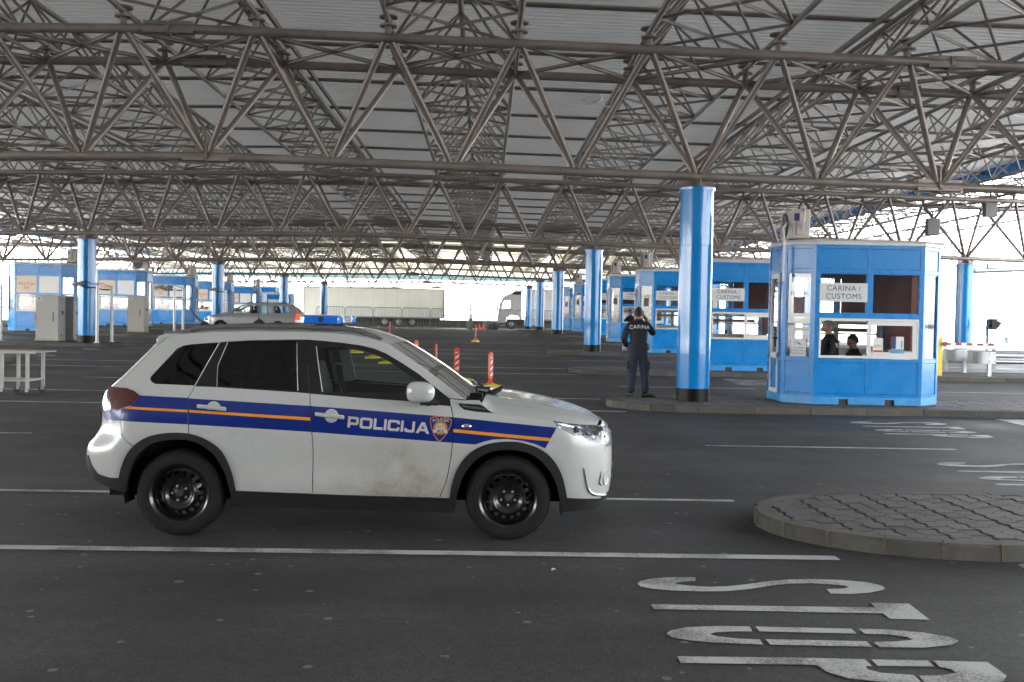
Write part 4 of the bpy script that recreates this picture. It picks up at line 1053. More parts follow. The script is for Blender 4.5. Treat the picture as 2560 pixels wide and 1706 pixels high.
sh = [(1585,262),(1640,240),(1700,226),(1760,222),(1820,226),(1890,245),(1945,270),(1982,300),(1978,350),(1960,410),(1925,480),(1880,560),(1820,640),(1755,705),(1700,645),(1655,580),(1620,500),(1595,420),(1584,340)]
def shrink(P, k, c=(1775, 420)): return [(c[0]+(a-c[0])*k, c[1]+(b-c[1])*k) for a, b in P]
bd = badge(sh, .0026, m_gold, 'badge', doors[('fd', False)]); m_nb = mat('badge blue', (.006, .02, .16), .4)
badge(shrink(sh, .93), .0032, m_nb, 'shield', bd)
circ = lambda cx, cy, r, n=28, k=0: [(cx+(r+(k if i % 2 else 0))*math.cos(2*math.pi*i/n), cy+(r+(k if i % 2 else 0))*math.sin(2*math.pi*i/n)) for i in range(n)]
badge(circ(1773, 443, 132, 56, -9), .0038, mat('badge gold', (.5, .24, .02), .5), 'wreath', bd)
badge(circ(1773, 440, 86), .0044, m_lett, 'disc', bd)
badge([(1640,462),(1700,478),(1845,478),(1900,472),(1895,512),(1905,540),(1880,552),(1850,522),(1700,522),(1665,535),(1640,520)], .005, m_lett, 'ribbon', bd)
def btext(t, cx, cy, size, m, off, wf=1., rot=0, arc=0):
    v, f = text_verts(t, 1., offset=.02, space=1.0); mb = MB()
    out = []
    for a, b, c in v:
        px, py = cx+a*size*wf, cy-b*size
        if arc:
            an = (a*size*wf)/arc; px = cx+(arc+b*size)*math.sin(an); py = cy+arc-(arc+b*size)*math.cos(an)
        out.append(PN(*sz(860+px/7.353, 1010+py/7.353), off))
    mb.add(out, f); mb.build('lettering', m, bd, 0, off=cO)
btext('POLICIJA', 1780, 287, 72, m_lett, .0045, 1.08, arc=330); btext('RH', 1773, 425, 90, mat('badge orange', (.6, .25, .03), .5), .0052, 1.0); btext('MUP', 1773, 500, 56, m_navy, .0058, 1.15)
# wheels
def wheel(x, yside, front):
    cz = .326; sg = -1 if yside < 0 else 1; yo = CARY+sg*.868
    M = M3(x, yo, cz, (1, 0, 0), (0, 0, 1), (0, sg, 0))
    Ry = .326
    mb = MB(); tp = [(.215, -.012), (.228, .002), (.25, .006), (.285, .004), (.304, -.006), (.316, -.022), (.3235, -.040), (Ry, -.06), (Ry, -.16), (.316, -.2), (.25, -.215), (.2, -.2)]
    mb.lathe(tp, 72, M=M)
    for i in range(84):          # tread blocks
        a = 2*math.pi*i/84
        for (r0, r1, z0, z1) in ((.312, .3285, -.058, -.018), (.318, .3295, -.108, -.062), (.318, .3295, -.155, -.112)):
            da = .026 if z0 > -.06 else .030
            v = [M@Vector((r*math.cos(a+s*da+z*1.3), r*math.sin(a+s*da+z*1.3), z)) for s in (-.5, .5) for r, z in ((r0, z0), (r1, z0), (r1-.005 if z0 > -.06 else r1, z1), (r0-.012 if z0 > -.06 else r0, z1))]
            mb.add(v, [(0, 1, 2, 3), (7, 6, 5, 4), (1, 5, 6, 2), (0, 4, 5, 1), (3, 2, 6, 7)])
    w_ = mb.build('wheel', m_tyre, car, 30, off=cO)
    # disc with real holes
    pr = pchip([(0, -.026), (.030, -.026), (.040, -.034), (.075, -.036), (.092, -.030), (.108, -.014), (.118, -.012), (.132, -.030), (.154, -.046), (.172, -.058), (.184, -.060)])
    holes = [circ(.154*math.cos(a), .154*math.sin(a), .0168, 14) for a in [2*math.pi*(i+.5)/16 for i in range(16)]]
    pts = [(r*math.cos(a), r*math.sin(a)) for r in (.02, .036, .05, .075, .092, .1, .108, .118, .125, .132) for a in [2*math.pi*(i+(r*500 % 1))/36 for i in range(36)]]
    v, f = fill2(circ(0, 0, .184, 64), holes, pts)
    mb = MB(); mb.add([M@Vector((a, b, pr(math.hypot(a, b)))) for a, b in v], f)
    mb.lathe([(.184, -.060), (.190, -.055), (.196, -.030), (.203, -.012), (.212, -.004), (.219, .001), (.2225, .0035), (.2225, -.006), (.215, -.012)], 64, M=M)
    mb.build('rim', m_rim, w_, 40, off=cO)
    mb = MB(); mb.lathe([(.2215, .003), (.2245, .0045), (.2245, .0)], 64, M=M); mb.build('rim_edge', mat('worn rim edge', (.07, .07, .075), .35, .4) if front is None else m_rim, w_, 40, off=cO)
    mb = MB(); mb.lathe([(.0, -.008), (.018, -.008), (.022, -.012), (.028, -.013), (.028, -.03)], 20, M=M); mb.build('hub', mat('rusty hub', (.045, .032, .024), .6), w_, 40, off=cO)
    for i in range(5):
        a = math.pi/2+2*math.pi*i/5+(math.pi if front else .35); mb = MB(); mb.lathe([(0, .0), (.006, .0), (.0095, -.003), (.0115, -.02)], 6, M=M@Matrix.Translation((.056*math.cos(a), .056*math.sin(a), -.016))); mb.build('wheel_nut', m_galv, w_, 30, off=cO)
    mb = MB(); mb.lathe([(.0, -.12), (.14, -.12), (.14, -.10), (0, -.10)], 28, M=M); mb.build('brake_disc', mat('brake disc', (.05, .045, .04), .5, .5), w_, 40, off=cO)
for x_, fr in ((-2.286, False), (.204, True)):
    for sd in (-1, 1): wheel(x_, sd, fr)
# under body, wheel wells and cabin
mb = MB(); mb.box(-2.9, .72, CARY-.60, CARY+.60, .26, .84); mb.box(-1.80, -.25, CARY-.80, CARY+.80, .235, .40); mb.build('underbody', m_back, car, 0, off=cO)
mb = MB()
for x_ in (-2.286, .204):
    for sg in (-1, 1):
        mb = MB(); A_ = [math.pi*(-.08+1.16*i/20) for i in range(21)]
        mb.add([(x_+.43*math.cos(a), CARY+sg*(.86+d), .34+.43*math.sin(a)) for a in A_ for d in (-.26, -.03)], [(2*i, 2*i+1, 2*i+3, 2*i+2) for i in range(20)])
        mb.build('wheel_well', m_back, car, 40, off=cO)
def ibox(nm, m, *b, bv=.03, rot=None):
    mb = MB(); x0, x1, y0, y1, z0, z1 = b; cxx, cyy, czz = (x0+x1)/2, (y0+y1)/2, (z0+z1)/2
    M = Matrix.Translation((cxx, cyy, czz))@(Matrix.Rotation(rot, 4, 'Y') if rot else Matrix.Identity(4))
    mb.box(x0-cxx, x1-cxx, y0-cyy, y1-cyy, z0-czz, z1-czz, M=M); return mb.build(nm, m, car, 40, off=cO, bevel=bv, seg=2)
ibox('cabin_floor', m_seat, -2.7, -.1, CARY-.78, CARY+.78, .95, .99, bv=.01)
ibox('dashboard', m_seat, -.42, .02, CARY-.72, CARY+.72, .95, 1.07, bv=.04)
for yy in (-.38, .38):
    ibox('seat_back', m_seat, -1.52, -1.38, CARY+yy-.25, CARY+yy+.25, .98, 1.28, rot=R(-16)); ibox('headrest', m_seat, -1.60, -1.50, CARY+yy-.13, CARY+yy+.13, 1.26, 1.42, rot=R(-12))
ibox('rear_seat_back', m_seat, -2.42, -2.28, CARY-.62, CARY+.62, .98, 1.24, rot=R(-16))
ibox('pillar_trim', m_gtrim, -1.40, -1.20, CARY+.72, CARY+.745, 1.08, 1.50, bv=.01, rot=R(-13)); ibox('pillar_trim', m_gtrim, -2.12, -2.02, CARY+.70, CARY+.73, 1.10, 1.46, bv=.01, rot=R(20))
ibox('seat_belt', m_seat, -1.34, -1.29, CARY+.70, CARY+.71, 1.02, 1.44, bv=0, rot=R(-10))
ibox('belt_anchor', m_gtrim, -1.36, -1.26, CARY+.675, CARY+.705, 1.24, 1.265, bv=.008)
ibox('roof_lining', m_gtrim, -2.5, -.95, CARY-.58, CARY+.58, 1.53, 1.545, bv=0)
ibox('rear_view_mirror', m_seat, -.72, -.69, CARY-.12, CARY+.12, 1.38, 1.44, bv=.01)
mb = MB(); cx_, cy_, cz_ = -.56, CARY+.36, 1.04
rot_ = Matrix.Rotation(R(-62), 4, 'Y'); ring = [Matrix.Translation((cx_, cy_, cz_))@rot_@Vector((.185*math.cos(a), .185*math.sin(a), 0)) for a in [2*math.pi*i/28 for i in range(29)]]
mb.tube(ring, .016, 8); mb.build('steering_wheel', m_seat, car, 50, off=cO)
# ------------------------------------------------------------------ booths
BH = 2.90
def booth_proto(side, loc, label):
    """side +1: customs booth (door end at the left), -1: police booth (door end at the right). Local: front faces -Y, centre of the front at x=0"""
    g = 'blue customs booths on the right islands' if side > 0 else 'blue police booths on the left islands'
    t = thing('customs_booth' if side > 0 else 'police_booth', label, 'booth', loc, 0, g)
    fx, ch, dep = .985, .47, 1.75
    A = [(-fx, 0), (fx, 0), (fx+ch, .42), (fx+ch, dep-.42), (fx, dep), (-fx, dep), (-fx-ch, .42), (-fx-ch, dep-.42)]
    ring = [(-fx, 0), (fx, 0), (fx+ch, .42), (fx+ch, dep-.42), (fx, dep), (-fx, dep), (-fx-ch, dep-.42), (-fx-ch, .42)]
    def face(i):
        a, b = Vector((*ring[i], 0)), Vector((*ring[(i+1) % 8], 0)); d = b-a; L = d.length; d.normalize()
        return M3(a.x, a.y, 0, d, (-d.y, d.x, 0), (0, 0, 1)), L      # local: u along the wall, v inwards, z up
    # base skirt with fork pockets
    mb = MB()
    for i in range(8):
        M, L = face(i)
        cuts = [(0, L)]
        if i in (0, 4): cuts = [(0, .47), (.65, 1.31), (1.49, L)]
        for a, b in cuts: mb.box(a, b, 0, .05, .03, .17, M=M)
        if i in (0, 4):
            for a, b in ((.47, .65), (1.31, 1.49)): mb.box(a, b, 0, .05, .125, .17, M=M)
    mb.build('skirt', m_skirt, t, 0)
    mb = MB(); mb.prism([(x*.96, (y-dep/2)*.94+dep/2) for x, y in ring], .0, .16); mb.build('floor', m_dgrey, t, 0)
    # frame: posts and rails
    fr = MB(); pan = []; gl = []
    pw = .075
    def rail(M, a, b, z0, z1, v0=0., v1=.06): fr.box(a, b, v0, v1, z0, z1, M=M)
    for i in range(8):
        M, L = face(i); e = -.004 if i % 2 == 0 else 0
        rail(M, e, pw, .172, BH, -.004, .06); rail(M, L-pw, L-e, .172, BH, -.004, .06)
        rail(M, pw, L-pw, .172, .22, -.002); rail(M, pw, L-pw, .79, .86, -.002); rail(M, pw, L-pw, 2.40, 2.47, -.002); rail(M, pw, L-pw, 2.83, BH, -.002)
        bays = [(pw, L-pw)]
        if i in (0, 4):
            rail(M, pw, L-pw, 1.59, 1.665, -.002)
            rail(M, L/2-.045, L/2+.045, .22, .79, -.003); rail(M, L/2-.045, L/2+.045, 1.665, 2.83, -.003)
            bays = [(pw, L/2-.045), (L/2+.045, L-pw)]
        door_face = (6 if side > 0 else 2)
        if i == door_face: continue
        for a, b in bays:
            pan.append((M, a, b, .22, .79)); pan.append((M, a, b, 2.47, 2.83))
            if i in (0, 4): gl.append((M, a, b, 1.665, 2.40))
            else: gl.append((M, a, b, .86, 2.40))
    # door wall
    M, L = face(door_face)
    for a, b in ((pw, .19), (L-.19, L-pw)):
        pan.append((M, a, b, .22, .79)); gl.append((M, a, b, .86, 2.40))
    rail(M, .165, .19, .172, 2.40, -.003); rail(M, L-.19, L-.165, .172, 2.40, -.003); pan.append((M, pw, L-pw, 2.47, 2.83))
    fr.build('frame', m_bblue, t, 0, bevel=.004)
    for (M_, a, b, z0, z1) in pan:
        mb = MB(); mb.box(a+.004, b-.004, .008, .045, z0+.004, z1-.004, M=M_); mb.build('panel', m_bblue, t, 0)
    for (M_, a, b, z0, z1) in gl:
        f = MB()
        for q in ((a, b, z0, z0+.02), (a, b, z1-.02, z1), (a, a+.02, z0+.02, z1-.02), (b-.02, b, z0+.02, z1-.02)): f.box(q[0], q[1], .010, .04, q[2], q[3], M=M_)
        w_ = f.build('window', m_bblue, t, 0)
        mb = MB(); mb.add([M_@Vector(p) for p in ((a+.01, .025, z0+.01), (b-.01, .025, z0+.01), (b-.01, .025, z1-.01), (a+.01, .025, z1-.01))], [(0, 1, 2, 3)]); mb.build('pane', m_glass, w_, 0)
    # sliding windows, front and back
    for fi in (0, 4):
        M_, L_ = face(fi); a, b, z0, z1 = pw+.005, L_-pw-.005, .865, 1.585; mdl = L_/2
        f = MB()
        for q in ((a, b, z0, z0+.045), (a, b, z1-.045, z1), (a, a+.035, z0+.045, z1-.045), (b-.035, b, z0+.045, z1-.045)): f.box(q[0], q[1], -.015, .05, q[2], q[3], M=M_)
        w_ = f.build('sliding_window', m_white, t, 0, bevel=.004)
        sashes = [(mdl-.03, b-.035, .0)] if fi == 0 else [(mdl-.03, b-.035, .0), (a+.035, mdl+.03, .025)]
        if side < 0 or fi == 4: sashes = [(mdl-.03, b-.035, .0), (a+.035, mdl+.03, .025)]
        for (p, q, v) in sashes:
            f = MB(); k = .075
            for r_ in ((p, q, z0+.046, z0+.046+k), (p, q, z1-.046-k, z1-.046), (p, p+k, z0+.046+k, z1-.046-k), (q-k, q, z0+.046+k, z1-.046-k)): f.box(r_[0], r_[1], v-.008, v+.02, r_[2], r_[3], M=M_)
            s_ = f.build('sash', m_white, w_, 0, bevel=.003)
            if fi == 4 or side < 0: mb = MB(); mb.box(p+k, q-k, v, v+.012, 1.27, 1.30, M=M_); mb.build('glazing_bar', m_white, w_, 0)
            mb = MB(); mb.add([M_@Vector(c) for c in ((p+.05, v+.006, z0+.09), (q-.05, v+.006, z0+.09), (q-.05, v+.006, z1-.09), (p+.05, v+.006, z1-.09))], [(0, 1, 2, 3)]); mb.build('pane', m_glass, w_, 0)
    # door
    M_, L_ = face(door_face); f = MB(); a, b = .195, L_-.195; k = .06
    for q in ((a, b, .18, .26), (a, b, 2.30, 2.395), (a, b, .82, .93), (a, a+k, .26, 2.30), (b-k, b, .26, 2.30)): f.box(q[0], q[1], -.02, .03, q[2], q[3], M=M_)
    d = f.build('door', m_white, t, 0, bevel=.004)
    mb = MB(); mb.box(a+k, b-k, -.004, .02, .26, .82, M=M_); mb.build('door_panel', m_bblue, d, 0)
    mb = MB(); mb.add([M_@Vector(c) for c in ((a+k, .008, .93), (b-k, .008, .93), (b-k, .008, 2.3), (a+k, .008, 2.3))], [(0, 1, 2, 3)]); mb.build('pane', m_glass, d, 0)
    mb = MB(); h0 = b-k/2 if side > 0 else a+k/2; mb.box(h0-.015, h0+.015, -.07, -.02, 1.18, 1.21, M=M_); mb.box(h0-.10, h0+.015, -.08, -.06, 1.18, 1.21, M=M_); mb.build('handle', m_black, d, 0)
    for z in (.45, 2.1):
        mb = MB(); h1 = a if side > 0 else b; mb.box(h1-.02, h1+.02, -.05, -.02, z-.05, z+.05, M=M_); mb.build('hinge', m_galv, d, 0)
    # roof cap
    mb = MB(); R1 = [(x*1.012, (y-dep/2)*1.02+dep/2) for x, y in ring]; R2 = [(x*.985, (y-dep/2)*.97+dep/2) for x, y in ring]
    n = 8; mb.add([(x, y, BH-.002) for x, y in R1]+[(x, y, BH+.06) for x, y in R1]+[(x, y, BH+.10) for x, y in R2], [(i, (i+1) % n, (i+1) % n+n, i+n) for i in range(n)]+[(i+n, (i+1) % n+n, (i+1) % n+2*n, i+2*n) for i in range(n)]+[tuple(range(2*n, 3*n)), tuple(range(n-1, -1, -1))])
    mb.build('roof', m_offw, t, 0, bevel=.01)
    # inside
    mb = MB(); mb.box(-fx+.1, fx-.1, .12, .62, .80, .84); mb.build('desk', m_inner, t, 0)
    mb = MB(); mb.prism([(x*.95, (y-dep/2)*.92+dep/2) for x, y in ring], BH-.06, BH-.03); mb.build('ceiling_lining', m_inner, t, 0)
    if side > 0:
        mb = MB(); mb.box(.06, fx-.05, dep-.12, dep-.08, 1.62, 2.45); mb.build('partition', m_maroon, t, 0)
        mb = MB(); mb.box(fx-.08, fx+.03, .35, dep-.2, 1.0, 2.4); mb.build('cupboard', m_maroon, t, 0)
        mb = MB(); mb.box(-fx+.08, fx-.3, dep-.10, dep-.075, 1.32, 1.40); mb.box(-.95, -.87, dep-.12, dep-.07, .9, 1.6); mb.build('shelf', m_wood, t, 0)
    else:
        mb = MB(); mb.box(-fx+.2, -.1, .75, .78, .95, 1.22); mb.build('cupboard', m_inner, t, 0)
        mb = MB(); mb.tube([(.1+.22*math.cos(a), .6, .98+.22*math.sin(a)) for a in [math.pi*i/10 for i in range(11)]], .035, 8); mb.build('chair_back', m_white, t)
    # signs
    M_, L_ = face(0)
    if side > 0:
        mb = MB(); mb.box(pw, L_/2-.045, -.012, -.006, 1.88, 2.215, M=M_); s_ = mb.build('sign', m_sign, t, 0)
        mb = MB(); c = (pw+L_/2-.045)/2
        for txt, zz in (('CARINA /', 2.118), ('CUSTOMS', 1.972)):
            lettering(mb, txt, .135, M_@M3(c, -.0145, zz, (1, 0, 0), (0, 0, 1), (0, -1, 0)), offset=0., space=1.10)
        mb.build('lettering', m_navy, s_, 0)
        M2, L2 = face(7); mb = MB(); mb.box(L2/2-.14, L2/2+.16, .0, .006, .88, 1.20, M=M2); s2 = mb.build('notice', m_paper, t, 0)
        mb = MB()
        for txt, zz in (('OVAJ OBJEKT', 1.03), ('JE POD VIDEO', .98), ('NADZOROM', .93)): lettering(mb, txt, .043, M2@M3(L2/2+.01, -.003, zz, (1, 0, 0), (0, 0, 1), (0, -1, 0)), space=1.05)
        mb.box(L2/2-.02, L2/2+.07, -.004, -.001, 1.11, 1.13, M=M2@Matrix.Translation((L2/2+.01, 0, 1.12))@Matrix.Rotation(.5, 4, 'Y')@Matrix.Translation((-L2/2-.01, 0, -1.12))); mb.box(L2/2-.05, L2/2-.045, -.004, -.001, 1.07, 1.17, M=M2)
        mb.build('lettering', m_dgrey, s2, 0)
        mb = MB(); lettering(mb, 'CARINA', .085, M2@M3(L2/2, .018, 2.02, (1, 0, 0), (0, 0, 1), (0, -1, 0)), space=1.15); mb.build('window_lettering', m_dgrey, t, 0)
        mb = MB(); mb.box(L2/2-.10, L2/2+.10, .012, .018, 1.66, 1.96, M=M2); mb.build('notice', mat('dark notice', (.16, .10, .10), .6, var=.5, vscale=14), t, 0)
    else:
        m_ps = m_pol; mb = MB(); mb.box(pw+.01, L_/2-.055, -.010, -.004, 1.675, 2.395, M=M_); s_ = mb.build('sign', m_ps, t, 0)
        mb = MB(); c = (pw+L_/2-.045)/2
        for txt, zz in (('POLICIJA', 2.05), ('RH', 1.87)): lettering(mb, txt, .165, M_@M3(c, -.0125, zz, (1, 0, 0), (0, 0, 1), (0, -1, 0)), offset=.002, space=1.08)
        mb.build('lettering', m_brick, s_, 0)
        mb = MB(); mb.box(L_/2+.055, L_-pw-.01, -.010, -.004, 1.675, 2.395, M=M_); mb.build('window_blind', m_blind, t, 0)
        mb = MB(); mb.box(pw+.12, L_/2-.1, .3, .31, .95, 1.13, M=M_); mb.build('notice_board', m_redb, t, 0)
    return t
m_pol = mat('warm white sign', (.80, .66, .52), .5); m_brick = mat('brick red lettering', (.5, .12, .06), .5); m_blind = mat('white window blind', (.86, .86, .84), .6); m_redb = mat('red board', (.5, .05, .05), .5)
cb = booth_proto(1, (6.915, 18.40, zg(18.4)+KH), 'nearest blue customs booth, dented, with an open sliding window and officers inside')
bys = [18.40, 27.2, 36.2, 44.9, 54.0, 63.0, 72.0]
bl = ['', 'second customs booth, half hidden between the near column and the near booth', 'third customs booth, just right of the standing man, beside the near column', 'fourth customs booth, left of the standing man, with a face in its window', 'fifth customs booth, partly hidden by the second blue column', 'sixth customs booth, narrow strip left of the second blue column', 'farthest customs booth on the right, left of the third column gap']
booths = [cb]
for y_, l_ in list(zip(bys, bl))[1:]: booths.append(dup(cb, (6.915, y_, zg(y_)+KH), label=l_))
pb = booth_proto(-1, (-19.25, 45.0, zg(45)+KH), 'nearest police booth at the far left, behind the two grey cabinets')
lys = [45., 54.5, 63.4, 72.5, 81.5]
pl = ['', 'second police booth, right of the left blue column, behind the single cabinet', 'third police booth, behind the twin camera poles', 'fourth police booth, behind the nose of the silver car', 'fifth police booth, small, above the roof of the silver car']
for y_, l_ in list(zip(lys, pl))[1:]: dup(pb, (-19.25, y_, zg(y_)+KH), label=l_)
# dents in the near booth are a skin of its own
# air conditioners on the roofs
def ac_proto(loc, label, rzz):
    t = thing('air_conditioner', label, 'air conditioner', loc, rzz, 'air conditioner units on the booth roofs')
    mb = MB(); mb.box(-.40, .40, -.16, .16, .04, .58); mb.build('casing', m_acw, t, 0, bevel=.015)
    mb = MB(); mb.lathe([(.0, .02), (.05, .02), (.2, .0), (.225, .012), (.235, 0)], 24, M=M3(-.10, -.165, .31, (1, 0, 0), (0, 0, 1), (0, -1, 0))); g_ = mb.build('fan_grille', m_dgrey, t, 40)
    mb = MB()
    for r_ in (.07, .12, .17): mb.lathe([(r_-.006, .022), (r_, .03), (r_+.006, .022)], 20, M=M3(-.10, -.165, .31, (1, 0, 0), (0, 0, 1), (0, -1, 0)))
    mb.build('ring', m_acw, g_, 40)
    mb = MB(); mb.box(.40, .43, -.10, .05, .10, .34); mb.build('valve_cover', m_acw, t, 0, bevel=.01)
    mb = MB(); mb.box(.401, .403, -.14, -.04, .36, .50); mb.build('sticker', m_navy, t, 0)
    for x in (-.3, .3):
        mb = MB(); mb.box(x-.03, x+.03, -.2, .2, 0, .04); mb.build('foot', m_dgrey, t, 0)
    mb = MB(); mb.tube([(.42, 0, .2), (.52, 0, .35), (.50, .02, .50), (.40, .06, .60), (.1, .1, .62), (-.1, .1, .5)], .022, 8); mb.build('pipe', m_offw, t)
    return t
m_acw = mat('aged ivory casing', (.50, .44, .40), .5, var=.08, vscale=4)
ac = ac_proto((5.80, 19.3, zg(18.4)+KH+BH+.10), 'ivory air conditioner with looped pipe on the nearest customs booth roof', R(-90))
for y_, l_ in zip(bys[1:6], ('on the second customs booth roof, behind the near column', 'on the third customs booth roof, above the standing man', 'on the fourth customs booth roof, left of the standing man', 'on the fifth customs booth roof by the second column', 'on the sixth customs booth roof, tiny, between columns')):
    dup(ac, (5.80, y_+.9, zg(y_)+KH+BH+.10), label='ivory air conditioner '+l_)
for y_, l_, xx, rr_ in zip(lys, ('beside the top of the left blue column', 'with round fan, right of the left blue column', 'with louvred side above the twin camera poles', 'right of the column above the silver car nose', 'above the roof of the silver car'), (-18.05, -18.3, -18.1, -18.0, -18.1), (R(-90), 0, R(-90), R(-90), R(-60))):
    dup(ac, (xx, y_+.9, zg(y_)+KH+BH+.10), rz=rr_, label='air conditioner on a police booth roof '+l_)
# cable conduit at the corner of the near booth
mb = MB(); mb.tube([(5.40, 18.62, zg(18.4)+2.35), (5.40, 18.62, 3.22), (5.43, 18.8, 3.42), (5.62, 19.2, 3.55)], .022, 8); tag(mb.build('conduit', m_white), 'white cable conduit rising at the left corner of the nearest booth', 'conduit')
# notices stuck in the near booth's right window
for (x0, x1, z0, z1, m_, lab) in ((1.06, 1.24, .955, 1.24, m_paper, 0), (1.39, 1.62, .93, 1.27, m_paper, 1)):
    M_ = M3(6.915-.985, 18.40, zg(18.4)+KH, (1, 0, 0), (0, 1, 0), (0, 0, 1)); mb = MB(); mb.box(x0, x1, -.022, -.018, z0, z1, M=M_)
    s_ = tag(mb.build('paper_notice', m_), ('white notice with red print in the sliding window of the near booth', 'dark blue and white leaflet in the sliding window of the near booth')[lab], 'notice')
    mb = MB()
    if lab == 0:
        mb.box(x0+.01, x1-.01, -.025, -.0225, z0+.03, z0+.065, M=M_); mb.box(x0+.02, x1-.03, -.025, -.0225, z0+.12, z0+.13, M=M_); mb.box(x0+.02, x1-.03, -.025, -.0225, z0+.15, z0+.16, M=M_); mb.build('print', m_redt, s_, 0)
    else:
        mb.box(x0+.0, x0+.085, -.025, -.0225, z0+.12, z1, M=M_); mb.build('print', m_navy, s_, 0)
        mb = MB(); mb.box(x0, x1, -.025, -.0225, z0+.04, z0+.115, M=M_); mb.box(x1-.05, x1-.03, -.025, -.0225, z0+.13, z0+.27, M=M_); mb.build('print', m_bluet, s_, 0)
# ------------------------------------------------------------------ cabinets, camera poles
def cabinet(x, y, w_, h_, d_, label, sticker=True):
    z = zg(y)+KH; t = thing('switch_cabinet', label, 'cabinet', (x, y, z), 0, 'grey beige switch cabinets on the left islands')
    mb = MB(); mb.box(-.02, w_+.02, -.01, d_+.02, 0, .05); mb.build('plinth', m_conc, t, 0, bevel=.005)
    mb = MB(); mb.box(0, w_, .02, d_, .05, h_); mb.build('case', m_cab, t, 0, bevel=.006)
    mb = MB(); mb.box(.012, w_-.012, -.004, .019, .075, h_-.03); mb.build('door', m_cab, t, 0, bevel=.006)
    mb = MB(); mb.box(-.02, .02, -.03, -.005, h_*.42, h_*.58); mb.build('handle', m_wood, t, 0, bevel=.004)
    mb = MB()
    for z0, z1 in ((.62, .66), (.9, .94), (.1, .14)): mb.box(w_+.001, w_+.015, .2, .26, h_*z0, h_*z1)
    mb.build('hinge', m_dgrey, t, 0); mb = MB(); mb.box(w_+.001, w_+.012, d_*.4, d_*.7, h_*.58, h_*.66); mb.build('lock_plate', m_maroon, t, 0)
    if sticker:
        mb = MB(); mb.box(.06, .22, -.008, -.0045, h_-.18, h_-.06); s_ = mb.build('sticker', m_paper, t, 0)
        mb = MB(); mb.box(.09, .19, -.011, -.0085, h_-.15, h_-.09); mb.build('print', m_bluet2, s_, 0)
        mb = MB()
        for i in range(9): mb.box(w_*.76-.02, w_*.76+.02+.006*(i % 2), -.008, -.0045, h_*.42+i*.038, h_*.42+i*.038+.026+.006*(i % 3))
        mb.build('vertical_print', m_dgrey, t, 0)
    return t
m_bluet2 = mat('dark blue print', (.03, .05, .35), .5)
cabinet(-16.04, 37.3, .83, 1.63, .60, 'wide beige grey cabinet with vertical print, left of the left blue column')
cabinet(-15.40, 37.95, .46, 1.60, .5, 'narrow beige grey cabinet between the wide cabinet and the left blue column', False)
cabinet(-15.94, 46.5, .74, 1.62, .62, 'single beige grey cabinet on the second left island, in front of a police booth')
def pole(x, y, h_, label, double=False, arm=.75):
    z = zg(y)+KH; t = thing('camera_pole', label, 'camera pole', (x, y, z), 0, 'galvanised camera poles on the left islands')
    mb = MB(); mb.tube([(0, 0, 0), (0, 0, h_)], .055, 12); mb.lathe([(0, 0), (.11, 0), (.11, .02), (0, .02)], 12); mb.build('post', m_galv, t, 60)
    mb = MB(); mb.tube([(0, 0, h_-.1), (-arm*.45, -.03, h_-.1), (-arm*.8, -.05, h_-.02)], .025, 8); mb.tube([(0, 0, h_), (-.2, 0, h_+.05), (-arm*.5, -.03, h_+.13), (-arm*.75, -.05, h_+.02)], .012, 6); mb.build('arm', m_dgrey, t, 60)
    M_ = Matrix.Translation((-arm*.8, -.05, h_+.03))@Matrix.Rotation(R(35), 4, 'Z')@Matrix.Rotation(R(-14), 4, 'Y')
    mb = MB(); mb.box(-.26, .14, -.06, .06, -.055, .055, M=M_); h = mb.build('camera_housing', m_greyc, t, 0, bevel=.015); mb = MB(); mb.box(-.34, .16, -.07, .07, .056, .07, M=M_); mb.build('sun_shield', m_greyc, t, 0)
    return t
m_greyc = mat('grey camera housing', (.30, .29, .28), .45)
pole(-13.59, 36.6, 2.03, 'camera pole directly right of the left blue column, camera in front of the column')
pole(-13.37, 37.4, 1.97, 'second camera pole right of the left blue column')
pole(-13.65, 45.8, 2.0, 'left pole of the twin camera poles before the third police booth'); pole(-13.56, 46.8, 2.0, 'right pole of the twin camera poles before the third police booth')
pole(-13.59, 54.6, 2.0, 'camera pole beside the blue column above the silver car nose'); pole(-16.92, 36.6, 1.98, 'camera pole cut by the left edge of the photo')
